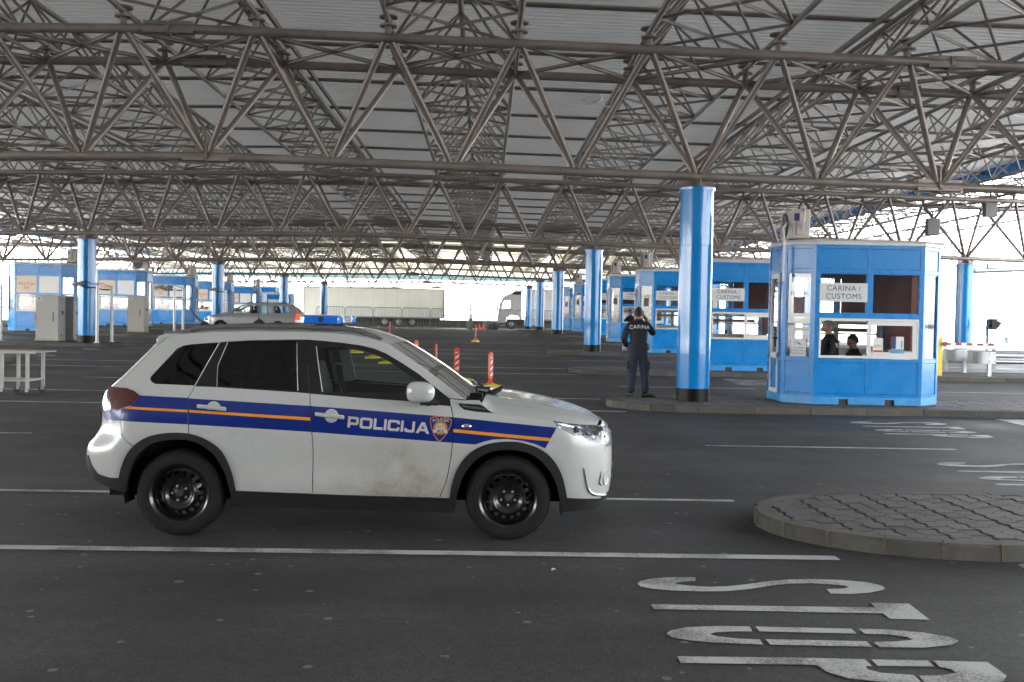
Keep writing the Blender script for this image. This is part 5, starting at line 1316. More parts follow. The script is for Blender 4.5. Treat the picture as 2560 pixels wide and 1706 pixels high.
# ------------------------------------------------------------------ delineator posts on yellow bases
def delineator(x, y, label, board=False, rzz=0., h_=.78):
    t = thing('delineator_post', label, 'delineator post', (x, y, zg(y)), rzz, 'orange posts on yellow bases across the plaza')
    mb = MB(); n = 12; ring0 = [(.32*math.cos(2*math.pi*i/n)*1.25, .17*math.sin(2*math.pi*i/n)) for i in range(n)]
    mb.add([(a, b, .0) for a, b in ring0]+[(a, b, .04) for a, b in ring0]+[(a*.3, b*.45, .10) for a, b in ring0], [(i, (i+1) % n, (i+1) % n+n, i+n) for i in range(n)]+[(i+n, (i+1) % n+n, (i+1) % n+2*n, i+2*n) for i in range(n)]+[tuple(range(2*n, 3*n))])
    mb.build('base', m_yel, t, 20)
    mb = MB(); mb.lathe([(.085, .10), (.055, .14), (.035, .20)], 10); mb.build('socket', m_orange, t, 50)
    W_ = .062; mb = MB(); v, f = fill2([(-.03, .16), (.03, .16), (W_, .26), (W_, h_-.06), (W_*.7, h_-.015), (0, h_), (-W_*.7, h_-.015), (-W_, h_-.06), (-W_, .26)], [[(.018*math.cos(a), h_-.055+.018*math.sin(a)) for a in [2*math.pi*i/10 for i in range(10)]]])
    for yy in (-.02, .02): mb.add([(a, yy, b) for a, b in v], f)
    P_ = [(-.03, .16), (.03, .16), (W_, .26), (W_, h_-.06), (W_*.7, h_-.015), (0, h_), (-W_*.7, h_-.015), (-W_, h_-.06), (-W_, .26)]
    mb.add([(a, yy, b) for yy in (-.02, .02) for a, b in P_], [(i, (i+1) % 9, (i+1) % 9+9, i+9) for i in range(9)])
    p_ = mb.build('board', m_orange, t, 0)
    mb = MB(); mb.box(-.042, .042, -.0235, -.0205, .27, h_-.11); w_ = mb.build('white_reflector', m_refw, p_, 0)
    for i in range(3):
        z0 = .29+i*.135; mb = MB(); mb.add([(-.042, -.0245, z0), (.042, -.0245, z0+.07), (.042, -.0245, min(z0+.14, h_-.11)), (-.042, -.0245, z0+.07)], [(0, 1, 2, 3)]); mb.build('red_stripe', m_red, p_, 0)
    return t
dl = [(.15, 22.3, 'nearest orange post with striped board, standing just above the police car bonnet', R(55)), (-.63, 24.1, 'orange post with wide striped board, above the windscreen of the police car', R(8)), (-1.2, 25.8, 'thin orange post seen edge on, above the windscreen', R(80)), (-1.82, 27.8, 'orange post tip close to the upper windscreen edge', R(50)),
      (-2.73, 30.0, 'post with yellow base, lowest one seen through the front side window', R(40)), (-3.45, 32.5, 'post with yellow base, middle one seen through the front side window', R(60)), (-4.42, 35.3, 'post with yellow base, upper left one seen through the front side window', R(50)), (-.39, 45.7, 'lone orange post with yellow base far out in front of the truck cab', R(80)), (-4.4, 48., 'thin orange post above the police car roof, before the trailer', R(85)), (-8.6, 47., 'small orange post at the tail of the silver car', R(80))]
for x_, y_, l_, r_ in dl: delineator(x_, y_, l_, rzz=r_)
# traffic cones by the fence
for x_, l_ in ((-.48, 'left one of the two small orange cones in front of the fence stairs'), (-.1, 'right one of the two small orange cones in front of the fence stairs')):
    y_ = 91.; t = thing('traffic_cone', l_, 'traffic cone', (x_, y_, zg(y_)), 0, 'two orange cones by the far fence')
    mb = MB(); mb.lathe([(.14, .03), (.03, .55), (0, .56)], 14); mb.box(-.18, .18, -.18, .18, 0, .03); mb.build('cone', m_orange, t, 40)
    mb = MB(); mb.lathe([(.106, .19), (.083, .29)], 14); mb.build('white_band', m_refw, t, 40)
# ------------------------------------------------------------------ fence of barrier panels, low wall, stair rail
m_barr = mat('dull galvanised bars', (.20, .20, .20), .6, .2)
fme = None
bpl = ['leftmost barrier panel, its left half left of the slim blue column before the trailer', 'second barrier panel from the left, right of the slim blue column', 'third barrier panel, above the blue light bar', 'fourth barrier panel, before the rear wheels of the trailer', 'fifth barrier panel, in front of the rear end of the trailer', 'sixth barrier panel, in the open gap right of the trailer', 'seventh barrier panel, in front of the stair rail', 'eighth barrier panel, before the front of the white truck cab', 'ninth barrier panel, before the rear of the truck cab', 'tenth barrier panel, between two slim blue columns', 'eleventh barrier panel, behind the fourth blue column', 'twelfth barrier panel, mostly hidden by blue columns', 'rightmost barrier panel, hidden behind the booths']
for i in range(13):
    x_ = -14.9+i*2.53
    if fme is None:
        mb = MB(); W_ = 2.42; c_ = .18
        mb.tube([(0, 0, .18), (0, 0, 1.62)]+[(c_-c_*math.cos(a), 0, 1.62+c_*math.sin(a)) for a in (.5, 1.1, 1.57)]+[(W_-c_, 0, 1.80)]+[(W_-c_+c_*math.sin(a), 0, 1.62+c_*math.cos(a)) for a in (.5, 1.1, 1.57)]+[(W_, 0, .18)], .03, 6)
        mb.tube([(0, 0, .18), (W_, 0, .18)], .03, 6); fr_me = mb.mesh('frame', m_barr, 60)
        mb = MB(); mb.tube([(0, 0, .18), (0, 0, 1.79)], .017, 5, cap=False); bar_me = mb.mesh('bar', m_barr, 60)
        mb = MB(); mb.box(-.02, .02, -.3, .3, 0, .05); mb.box(-.02, .02, -.02, .02, .05, .2); ft_me = mb.mesh('foot', m_galv, 0); fme = 1
    t = thing('crowd_barrier', bpl[i], 'barrier', (x_, 92, zg(92)), 0, 'barrier panels in a row before the trucks')
    link('frame', fr_me, t)
    for k in range(1, 18): link('bar', bar_me, t, (k*2.42/18, 0, 0))
    for xx in (.4, 2.0): link('foot', ft_me, t, (xx, 0, 0))
mb = MB(); mb.box(-21.0, 20, 107.4, 107.8, .2, 1.12); tag(mb.build('low_wall', mat('dark low wall', (.035, .035, .035), .8, var=.2, vscale=3)), 'long dark low wall behind the trailer and the truck', 'wall')
mb = MB(); mb.box(-1.5, -1.1, 95., 95.4, .3, 1.4); tag(mb.build('concrete_post', m_conc, bevel=.02), 'short concrete post in front of the low wall', 'post')
for i, (x_, lean) in enumerate(((-1.62, -.12), (-1.2, 0.), (-1.35, .0))):
    mb = MB(); mb.tube([(x_, 97, .2), (x_+lean, 97, 3.5+(.5 if i == 1 else 0)*1)], .075, 6); tag(mb.build('thin_post', m_fence), ('leaning thin dark post behind the low wall', 'tallest thin dark post behind the low wall', 'straight thin dark post beside the leaning one')[i], 'post')
t = thing('stair_rail', 'dark handrail sloping down beside steps left of the truck cab', 'railing', (-.17, 93.5, zg(93)))
mb = MB()
mb.tube([(0, 0, 0), (0, 0, 1.85)], .03, 6); mb.tube([(.65, 0, 0), (.65, 0, 1.45)], .03, 6); mb.tube([(1.1, 0, 0), (1.1, 0, 1.15)], .03, 6); mb.build('post', m_fence, t); 
for z_ in (0, -.35, -.7): mb = MB(); mb.tube([(0, 0, 1.85+z_), (1.25, 0, 1.08+z_)], .028, 6); mb.build('rail', m_fence, t)
for i in range(4): mb = MB(); mb.box(.1+i*.3, 1.4, .1, 1.1, 0, .68-i*.17); mb.build('step', m_conc, t, 0)
# ------------------------------------------------------------------ trucks
def truck_wheel(mb_parent, x, y, z, r=.50, sg=-1):
    M_ = M3(x, y, z, (1, 0, 0), (0, 0, 1), (0, sg, 0)); mb = MB(); mb.lathe([(.28, -.02), (.33, .0), (r*.93, -.01), (r, -.05), (r, -.28), (.3, -.3)], 28, M=M_); w_ = mb.build('wheel', m_tyre, mb_parent, 40)
    mb = MB(); mb.lathe([(0, .02), (.10, .02), (.12, -.05), (.22, -.09), (.27, -.02), (.29, 0)], 24, M=M_); mb.build('rim', m_galv, w_, 40)
def trailer(x0, x1, y, label, wheels, h_=3.84, cab_at_left=True):
    z = zg(y); t = thing('truck_trailer', label, 'trailer', (x0, y, z)); L_ = x1-x0
    mb = MB(); mb.box(0, L_, 0, 2.55, .98, h_); mb.build('box_body', m_trail, t, 0, bevel=.03)
    for i in range(1, 12):
        mb = MB(); mb.box(L_*i/12-.006, L_*i/12+.006, -.006, .0, 1.0, h_-.04); mb.build('panel_seam', m_acw, t, 0)
    mb = MB(); mb.box(0, L_, -.03, .02, h_-.06, h_+.02); mb.box(0, L_, -.03, .02, .90, 1.02); mb.box(L_-.07, L_+.02, -.03, .04, .9, h_); mb.box(-.02, .06, -.03, .04, .9, h_); mb.build('edge_trim', m_galv, t, 0)
    mb = MB(); mb.box(.6, L_-.4, .4, 2.1, .55, .9); mb.box(2.9, 7.0, .03, .08, .45, .85); mb.build('chassis', m_back, t, 0)
    mb = MB(); mb.box(L_+.0, L_+.06, .02, .14, .45, 1.02); mb.box(L_+.02, L_+.1, -.02, .1, 1.05, h_-.1); mb.build('rear_frame', m_dgrey, t, 0)
    for wx in wheels: truck_wheel(t, wx, .06, .5)
    return t
trailer(-18.0, -4.1, 103, 'long white box trailer parked behind the barrier panels', (8.05, 9.42, 10.8))
trailer(4.35, 17.5, 98.1, 'white box trailer coupled behind the white truck cab', (3.3, 9.0, 10.3))
t = thing('truck_cab', 'white truck cab facing left with dark roof air deflector', 'truck', (1.2, 98.05, zg(98)))
pr_ = [(0, .35), (0, 1.0), (.08, 1.7), (.20, 2.45), (.55, 3.15), (1.15, 3.42), (1.75, 3.72), (2.3, 3.78), (2.3, .95), (2.15, .95), (2.1, 1.15), (1.9, 1.32), (1.35, 1.38), (.95, 1.2), (.8, .9), (.75, .35)]
win = [(.42, 1.95), (.45, 2.25), (.58, 2.72), (1.28, 2.82), (1.30, 2.05)]
v, f = fill2(pr_, [win])
mb = MB()
for yy in (0, 2.5): mb.add([(a, yy, b) for a, b in v], f)
n = len(pr_); mb.add([(a, yy, b) for yy in (0, 2.5) for a, b in pr_], [(i, (i+1) % n, (i+1) % n+n, i+n) for i in range(n) if i != 3]); mb.build('cab', m_cabw, t, 20)
mb = MB(); mb.add([(a, .01, b) for a, b in win], [tuple(range(5))]); mb.add([(a, 2.49, b) for a, b in win], [tuple(range(5))]); mb.build('side_window', m_gfront, t, 0)
mb = MB(); mb.add([(.20, .05, 2.45), (.20, 2.45, 2.45), (.55, 2.4, 3.15), (.55, .1, 3.15)], [(0, 1, 2, 3)]); mb.build('windscreen', m_gfront, t, 0)
mb = MB(); P_ = [(1.38, 3.32), (1.50, 3.60), (2.28, 3.62), (2.28, 3.30)]; mb.prism(P_, -2.2, .03, M=M3(0, 0, 0, (1, 0, 0), (0, 0, 1), (0, -1, 0))); mb.build('air_deflector', m_dgrey, t, 0, bevel=.02)
mb = MB(); mb.box(-.12, .06, -.12, .0, 1.75, 2.3); mb.tube([(-.05, -.05, 2.2), (.2, .05, 2.4)], .03, 6); mb.build('wing_mirror', m_dgrey, t, 0, bevel=.02)
mb = MB(); mb.box(-.25, -.1, -.15, -.02, 2.75, 3.0); mb.tube([(-.15, -.05, 2.9), (.3, .05, 3.0)], .03, 6); mb.build('wing_mirror', m_dgrey, t, 0, bevel=.02)
mb = MB(); mb.box(.9, 3.4, .3, 2.2, .55, 1.0); mb.box(1.95, 2.35, .05, .3, .4, .92); mb.build('chassis', m_back, t, 0)
mb = MB(); mb.box(2.55, 3.9, .0, .3, .40, 1.0); mb.build('fuel_tank', m_cabw, t, 0, bevel=.05)
mb = MB(); mb.box(.02, .8, -.012, .0, .42, .62); mb.build('bumper_strip', m_dgrey, t, 0)
truck_wheel(t, 1.35, .05, .5)
# ------------------------------------------------------------------ blue kiosks behind the silver car
m_wf = m_white
for (x0, x1, z1, y_, lab) in ((-19.0, -17.75, 3.8, 88, 'tall blue kiosk with white framed window above the silver car'), (-18.15, -16.2, 3.2, 86.5, 'lower blue kiosk with white framed window behind the slim blue column')):
    z = zg(y_)+.1; t = thing('kiosk', lab, 'kiosk', (x0, y_, z), 0, 'small blue kiosks behind the silver car'); W_ = x1-x0; H = z1-z
    mb = MB(); mb.box(0, W_, 0, 1.8, 0, .9); mb.box(0, W_, 0, 1.8, H-.5, H); mb.box(0, .14, 0, 1.8, .9, H-.5); mb.box(W_-.14, W_, 0, 1.8, .9, H-.5); mb.build('wall', m_bblue, t, 0)
    mb = MB(); mb.box(.1, W_-.1, -.02, 0, H-.62, H-.52); mb.box(.1, .18, -.02, 0, .9, H-.62); mb.box(W_-.18, W_-.1, -.02, 0, .9, H-.62); mb.box(.06, W_-.06, -.03, 0, H-.12, H-.04); mb.build('window_frame', m_white, t, 0)
    mb = MB(); mb.box(.18, W_-.18, .02, .03, .9, H-.62); mb.build('window_blind', m_blind, t, 0)
# ------------------------------------------------------------------ trolley at the left
m_trol = mat('aged white enamel', (.48, .46, .44), .45, var=.1, vscale=5)
t = thing('trolley', 'white table trolley on castors at the left edge of the photo', 'trolley', (-8.9, 19.3, zg(19.3)))
X_ = [-.62, .54]
mb = MB(); mb.box(-.72, .74, -.22, .62, .772, .79); mb.box(-.72, .70, -.24, -.20, .755, .80); mb.build('table_top', m_trol, t, 0, bevel=.004)
mb = MB(); mb.box(-.70, .55, -.16, .2, .791, .797); mb.build('cloth', mat('pinkish cover sheet', (.75, .45, .45), .6), t, 0)
mb = MB(); mb.box(-.62, .54, -.15, .55, .24, .27); mb.build('shelf', m_trol, t, 0, bevel=.004)
for x_ in (.06-.68+.02, .54): pass
for (lx, ly) in ((-.60, -.15), (.53, -.15), (-.60, .52), (.53, .52), (.07, -.15), (.07, .52)):
    mb = MB(); mb.box(lx-.03, lx+.03, ly-.02, ly+.02, .13, .775); mb.build('leg', m_trol, t, 0, bevel=.004)
    mb = MB(); mb.lathe([(0, -.018), (.055, -.018), (.062, -.01), (.062, .01), (.055, .018), (0, .018)], 16, M=M3(lx-.02, ly, .062, (1, 0, 0), (0, 0, 1), (0, -1, 0))); c_ = mb.build('castor', m_dgrey, t, 40)
    mb = MB(); mb.box(lx-.03, lx+.03, ly-.032, ly-.024, .05, .13); mb.box(lx-.03, lx+.03, ly+.024, ly+.032, .05, .13); mb.build('fork', m_galv, c_, 0)
m_dred = mat('dark red stripe', (.30, .03, .025), .5)
# ------------------------------------------------------------------ right side: barrier, guard rails, traffic light, fence, cars
z = zg(27)+KH; t = thing('barrier_gate', 'yellow barrier post with red and white arm, right of the near booth', 'barrier gate', (12.06, 27.1, z))
mb = MB(); mb.box(-.15, .12, 0, .3, 0, 1.04); mb.build('housing', m_yelp, t, 0, bevel=.01)
mb = MB(); mb.box(.12, 1.56, -.03, .0, .83, .885, M=Matrix.Rotation(R(-0.6), 4, 'Y')@Matrix.Translation((0, 0, .0))); a_ = mb.build('arm', m_refw, t, 0)
for i in range(5): mb = MB(); mb.box(.17+i*.29, .17+i*.29+.145, -.034, .004, .827, .888); mb.build('red_stripe', m_dred, a_, 0)
mb = MB(); mb.lathe([(0, 0), (.06, 0), (.06, .04), (0, .04)], 12, M=M3(.15, -.03, .85, (1, 0, 0), (0, 0, 1), (0, -1, 0))); mb.build('pivot', m_maroon, t, 40)
def guard_rail(x0, x1, y, label, posts, zb=.34):
    z = zg(y)+KH; t = thing('guard_rail', label, 'guard rail', (x0, y, z), 0, 'galvanised guard rails on the right island')
    pf = [(0, 0), (-.03, .02), (-.07, .05), (-.07, .09), (-.03, .12), (-.02, .15), (-.03, .18), (-.07, .21), (-.07, .26), (-.03, .29), (0, .31)]
    L_ = x1-x0; st = [0.]+[.5+i*(L_-.5) for i in (0, 1)]
    mb = MB(); v = [(sx, a, zb+b) for sx in (.45, L_) for a, b in pf]; n = len(pf); mb.add(v, [(i, i+1, n+i+1, n+i) for i in range(n-1)]); mb.build('beam', m_galv, t, 30)
    mb = MB(); q = [(0, .22), (-.03, .12), (.02, .02), (.14, -.05), (.30, -.08), (.62, -.085)]; mb.add([(a, b, zb-.005+c) for a, b in q for c in (0, .32)], [(2*i, 2*i+2, 2*i+3, 2*i+1) for i in range(len(q)-1)]); e_ = mb.build('end_piece', m_galv, t, 30)
    for bx, bz in ((.45, .06), (.45, .26), (.58, .06), (.58, .26)): mb = MB(); mb.lathe([(0, .01), (.015, .01), (.015, 0)], 8, M=M3(bx, -.086, zb+bz, (1, 0, 0), (0, 0, 1), (0, -1, 0))); mb.build('bolt', m_dgrey, e_, 0)
    for p_ in posts: mb = MB(); mb.box(p_-.045, p_+.045, -.02, .06, 0, zb+.25); mb.build('post', m_galv, t, 0)
guard_rail(13.03, 21., 27.25, 'front guard rail with rounded end on two posts, at the right edge', (.50, 2.05, 4))
guard_rail(12.95, 21., 28.6, 'rear guard rail with rounded end behind the yellow barrier post', (.55, 2.6, 5))
mb = MB(); mb.box(12.9, 15.2, 29.2, 29.35, 1.02, 1.16); mb.box(13.2, 13.3, 29.25, 29.3, .4, 1.05); mb.box(14.6, 14.7, 29.25, 29.3, .4, 1.05); tag(mb.build('white_rail', m_white), 'white board rail behind the barrier arm', 'rail')
t = thing('traffic_light', 'dark traffic light seen from behind, right of the right blue column', 'traffic light', (17.76, 36, zg(36)+KH))
mb = MB(); mb.tube([(0, 0, 0), (0, 0, 1.45)], .045, 8); mb.build('pole', m_dgrey, t)
mb = MB(); mb.box(.10, .30, -.1, .12, 1.08, 1.46); mb.box(0, .12, -.02, .02, 1.2, 1.25); mb.build('signal_head', m_black, t, 0, bevel=.01)
mb = MB(); mb.add([(.30, -.1, 1.12), (.48, -.1, 1.32), (.30, -.1, 1.40), (.30, .1, 1.12), (.48, .1, 1.32), (.30, .1, 1.40)], [(0, 1, 2), (3, 4, 5), (0, 1, 4, 3), (1, 2, 5, 4)]); mb.build('visor', m_black, t, 0)
mb = MB(); mb.tube([(17.69, 37, 3.66), (22, 37, 3.9)], .10, 12); mb.tube([(18.2, 37, 3.75), (18.2, 37, 3.95)], .05, 8); tag(mb.build('drain_pipe', m_galv), 'thick grey pipe running right from the right blue column', 'pipe')
m_pk = mat('picket fence paint', (.10, .11, .12), .5)
t = thing('picket_fence', 'long dark picket fence far off beyond the right lanes', 'fence', (24, 60, .38))
mb = MB(); mb.box(0, .10, -.02, .02, .0, 1.3); pme = mb.mesh('picket', m_pk, 0)
for i in range(60): link('picket', pme, t, (.05+i*.26, 0, 0))
for z_ in (.28, 1.1): mb = MB(); mb.box(0, 15.7, .03, .07, z_, z_+.05); mb.build('rail', m_pk, t, 0)
# ------------------------------------------------------------------ cars with a traced side
def simple_car(name, label, cat, loc, wb0, wb1, prof, wins, W_, paint, far=False, lampx=None, rails=False, rw=.31):
    t = thing(name, label, cat, loc)
    arch = lambda cx: [(cx+.36*math.cos(a), .30+.36*math.sin(a)) for a in [math.pi*(1.02-1.04*i/14) for i in range(15)]]
    hwf = pchip([(.1, W_*.93), (.5, W_), (.75, W_), (.95, W_*.95), (1.2, W_*.84), (1.45, W_*.70), (1.6, W_*.66)])
    x0, x1 = min(p[0] for p in prof), max(p[0] for p in prof)
    def hy(x, z):
        h_ = hwf(z); d = min(x-x0, x1-x); return h_*(1-.35*max(0, 1-d/.5)**2)
    o_ = prof; ar = arch(wb0), arch(wb1)
    grid_ = [(x0+.09*i, .15+.09*j) for i in range(int((x1-x0)/.09)+1) for j in range(17)]
    grid_ = [p for p in grid_ if pip(p[0], p[1], o_)]
    v, f = cdt([(subdiv(o_, .12, True), True)]+[(subdiv(w_, .12, True), True) for w_ in wins]+[(ar[0], True), (ar[1], True)], grid_)
    body_f, glass_f = [], []
    for q in f:
        cx = sum(v[i][0] for i in q)/len(q); cy_ = sum(v[i][1] for i in q)/len(q)
        if not pip(cx, cy_, o_) or pip(cx, cy_, ar[0]) or pip(cx, cy_, ar[1]): continue
        (glass_f if any(pip(cx, cy_, w_) for w_ in wins) else body_f).append(q)
    mb = MB()
    for sg in (-1, 1): mb.add([(a, W_+sg*hy(a, b), b) for a, b in v], body_f)
    P_ = subdiv([p for p in prof], .12, True)
    ws0, ws1 = wins_span
    top = [p for p in P_ if p[1] > .2]; ns = 8
    def band(sel, nm, m):
        b_ = MB()
        for i in range(len(P_)):
            p, q = P_[i], P_[(i+1) % len(P_)]
            if not sel((p[0]+q[0])/2, (p[1]+q[1])/2): continue
            b_.add([(r_[0], W_+hy(*r_)*(-1+2*k/ns), r_[1]+.03*(1-(-1+2*k/ns)**2)*(1 if r_[1] > .9 else 0)) for r_ in (p, q) for k in range(ns+1)], [(k, k+1, ns+2+k, ns+1+k) for k in range(ns)])
        return b_
    isw = lambda x, z: z > .98 and (ws0[0] < x < ws0[1] or ws1[0] < x < ws1[1])
    b_ = band(lambda x, z: not isw(x, z), 'x', None); mb.add(b_.v, b_.f); mb.build('body', paint, t, 40)
    band(lambda x, z: isw(x, z) and x < 2.5, 'x', None).build('windscreen', m_gfront, t, 40); band(lambda x, z: isw(x, z) and x > 2.5, 'x', None).build('rear_window', m_gfront, t, 40)
    mb = MB()
    for sg in (-1, 1): mb.add([(a, W_+sg*(hy(a, b)-.01), b) for a, b in v], glass_f)
    mb.build('side_windows', m_gfront, t, 40)
    for cx in (wb0, wb1):
        for sg, yy in ((-1, .05), (1, 2*W_-.05)):
            M_ = M3(cx, yy, .31, (1, 0, 0), (0, 0, 1), (0, sg, 0)); mb = MB(); mb.lathe([(.19, -.02), (.21, 0), (.28, 0), (.31, -.04), (.31, -.2), (.2, -.2)], 28, M=M_); w_ = mb.build('wheel', m_tyre, t, 40)
            mb = MB(); mb.lathe([(0, -.01), (.05, -.01), (.08, -.05), (.15, -.06), (.19, -.01), (.2, 0)], 20, M=M_); mb.build('rim', m_galv if not far else m_dgrey, w_, 40)
    mb = MB(); mb.box(x0+.5, x1-.5, .25, 2*W_-.25, .2, .85); mb.build('underbody', m_back, t, 0)
    return t, hy
wins_span = ((.88, 1.95), (4.25, 4.62))
prof = [(.02, .40), (0, .55), (.06, .70), (.30, .84), (.75, .95), (1.05, 1.0), (1.45, 1.22), (1.85, 1.40), (2.25, 1.47), (2.9, 1.49), (3.6, 1.475), (4.1, 1.42), (4.33, 1.28), (4.58, 1.0), (4.67, .85), (4.72, .60), (4.70, .40), (4.55, .24), (2.5, .20), (.25, .22)]
wn = [[(1.30, 1.0), (1.75, 1.28), (2.05, 1.37), (2.22, 1.38), (2.16, 1.0)], [(2.26, 1.0), (2.30, 1.385), (3.16, 1.385), (3.30, 1.01)], [(3.42, 1.02), (3.32, 1.38), (3.98, 1.34), (4.14, 1.05)]]
m_silver = mat('silver car paint', (.42, .42, .43), .3, .6, coat=.5)
t, hy = simple_car('estate_car', 'silver estate car facing left on the far lanes, seen above the police car roof', 'car', (-13.45, 49.6, zg(50.2)), .86, 3.58, prof, wn, .88, m_silver)
mb = MB(); mb.box(4.42, 4.63, .02, .10, .72, 1.02); mb.build('tail_light', mat('red orange lamp', (.75, .07, .02), .2, emit=(.8, .1, .02, .08)), t, 0, bevel=.02)
mb = MB(); mb.box(1.55, 1.75, -.10, .06, .98, 1.10); mb.build('wing_mirror', m_silver, t, 0, bevel=.03)
for x_ in (1.95, 3.05): mb = MB(); mb.box(x_, x_+.2, -.01, .03, .84, .875); mb.build('handle', m_silver, t, 0, bevel=.008)
for yy in (.30, 1.46): mb = MB(); mb.tube([(2.0, yy, 1.46), (2.1, yy, 1.515), (3.7, yy, 1.53), (4.0, yy, 1.45)], .018, 6); mb.build('roof_rail', m_dgrey, t)
for i_, (xx, yy) in enumerate(((2.15, .35), (2.15, .95), (3.2, .35), (3.25, 1.0))): mb = MB(); mb.box(xx, xx+.16, yy, yy+.45, .6, 1.2); mb.box(xx+.05, xx+.15, yy+.12, yy+.33, 1.2, 1.36); mb.build('seat', m_seat, t, 0, bevel=.03)
mb = MB(); mb.box(.05, .35, .08, .35, .62, .76); mb.build('headlight', m_lampin, t, 0, bevel=.03)
m_wcar = mat('white car paint far', (.8, .8, .8), .3, coat=.5)
for i, (x_, y_) in enumerate(((25.2, 54.), (26.8, 47.))):
    t, hy = simple_car('parked_car', ('white car beyond the barrier arm, washed out by light', 'white car at the far right edge under the picket fence', 'white car half hidden by the right blue column')[i], 'car', (x_, y_, -.30), .86, 3.58, prof, wn, .88, m_wcar)
# left distance: vehicles glimpsed beyond the first police booth
t, hy = simple_car('parked_car', 'dark car at the far left edge beyond the lanes', 'car', (-29.5, 47, zg(47)), .86, 3.58, prof, wn, .88, mat('dark car paint', (.08, .09, .1), .3, coat=.5))
# ------------------------------------------------------------------ people
m_jack = mat('dark navy jacket', (.010, .012, .020), .7, var=.25, vscale=9, bump=.5, bscale=14)
m_trou = mat('navy cargo trousers', (.018, .025, .048), .8, var=.25, vscale=9, bump=.5, bscale=12)
m_skin = mat('skin', (.46, .24, .17), .5, var=.08, vscale=12)
m_hair = mat('dark hair', (.018, .012, .009), .6, bump=.5, bscale=80)
m_hairg = mat('grey hair', (.30, .29, .28), .6, bump=.5, bscale=80)
m_shoe = mat('black shoe leather', (.010, .010, .010), .35)
m_shirt = mat('grey shirt', (.14, .15, .14), .7)
def skin_mesh(nodes, edges, root, sub=2):
    me = bpy.data.meshes.new('body'); me.from_pydata([n[0] for n in nodes], edges, [])
    o = bpy.data.objects.new('body', me); C.objects.link(o)
    m = o.modifiers.new('skin', 'SKIN'); m.use_smooth_shade = True; m.branch_smoothing = .4
    me.update()
    if not me.skin_vertices:
        pass
    sv = me.skin_vertices[0].data
    for i, n in enumerate(nodes):
        r = n[1]; sv[i].radius = r if isinstance(r, tuple) else (r, r); sv[i].use_root = (i == root)
    s_ = o.modifiers.new('sub', 'SUBSURF'); s_.levels = sub; s_.render_levels = sub
    bpy.context.view_layer.update(); dg = bpy.context.evaluated_depsgraph_get(); out = bpy.data.meshes.new_from_object(o.evaluated_get(dg))
    V = [tuple(v.co) for v in out.vertices]; Fs = [tuple(p.vertices) for p in out.polygons]
    bpy.data.objects.remove(o); bpy.data.meshes.remove(me); bpy.data.meshes.remove(out)
    return V, Fs
def head_geo(c, yaw, pitch=0., s=1.):
    """head with brow, nose, chin and ears; looks along +X before yaw"""
    M = Matrix.Translation(c)@Matrix.Rotation(yaw, 4, 'Z')@Matrix.Rotation(pitch, 4, 'Y')@Matrix.Diagonal((s, s, s, 1))
    mb = MB(); n1, n2 = 20, 28
    def f(u, v):
        th = math.pi*u; ph = 2*math.pi*v; x = math.sin(th)*math.cos(ph); y = math.sin(th)*math.sin(ph); z = math.cos(th)
        X, Y, Z = x*.098, y*.076, z*.120
        if Z < 0: k = -Z/.12; Y *= 1-.32*k; X = X*(1-.10*k)+(.012*k if x > 0 else .03*k)
        if x > .2:
            g = lambda a, b: math.exp(-(a/b)**2)
            X += .026*g(y, .16)*g(z+.18, .16)+.008*g(z-.16, .08)-.010*g(abs(y)-.36, .14)*g(z-.02, .10)+.007*g(y, .3)*g(z+.52, .07)+.010*g(y, .3)*g(z+.82, .12)
        return M@Vector((X, Y, Z))
    mb.grid(f, n1, n2, 2)
    for sg in (-1, 1): mb.lathe([(0, .004), (.012, .006), (.022, .012), (.026, .004), (.022, -.006)], 12, 2, M=M@M3(-.008, sg*.076, -.012, (.8, sg*.3, 0), (0, 0, 1.25), (-.3, sg*.95, 0)))
    return mb, M
def hair_geo(M, full=True, m=None):
    mb = MB()
    def f(u, v):
        th = math.pi*u*.62; ph = 2*math.pi*v; x = math.sin(th)*math.cos(ph); y = math.sin(th)*math.sin(ph); z = math.cos(th)
        r = 1.07; lim = .30 if x > .1 else -.45; zz = max(z, lim-.0*x)
        if x > .35 and z < .55: r = .93
        return M@Vector((x*.098*r-.004, y*.076*r*1.02, zz*.122*(1.05 if full else 1.0)))
    mb.grid(f, 14, 28); return mb
def hand(mb, p, d, up, s=1., curl=.5, mi=2):
    d = Vector(d).normalized(); n = d.cross(Vector(up)).normalized(); u = n.cross(d); p = Vector(p)
    mb.tube([p-d*.02*s, p+d*.03*s, p+d*.085*s], [.024*s, .036*s, .034*s], 8, mi)
    for k, L_ in ((-1.5, .062), (-.5, .074), (.5, .070), (1.5, .055)):
        a = p+d*.08*s+n*k*.017*s; b = a+d*L_*.5*s+u*L_*.12*curl*s; c = b+(d*(1-curl)+u*curl).normalized()*L_*.55*s
        mb.tube([a, b, c], [.0095*s, .009*s, .0075*s], 6, mi)
    a = p+d*.02*s-n*.028*s; mb.tube([a, a+(d-n).normalized()*.04*s+u*.01*s, a+d*.065*s-n*.022*s+u*.02*s], [.012*s, .010*s, .008*s], 6, mi)
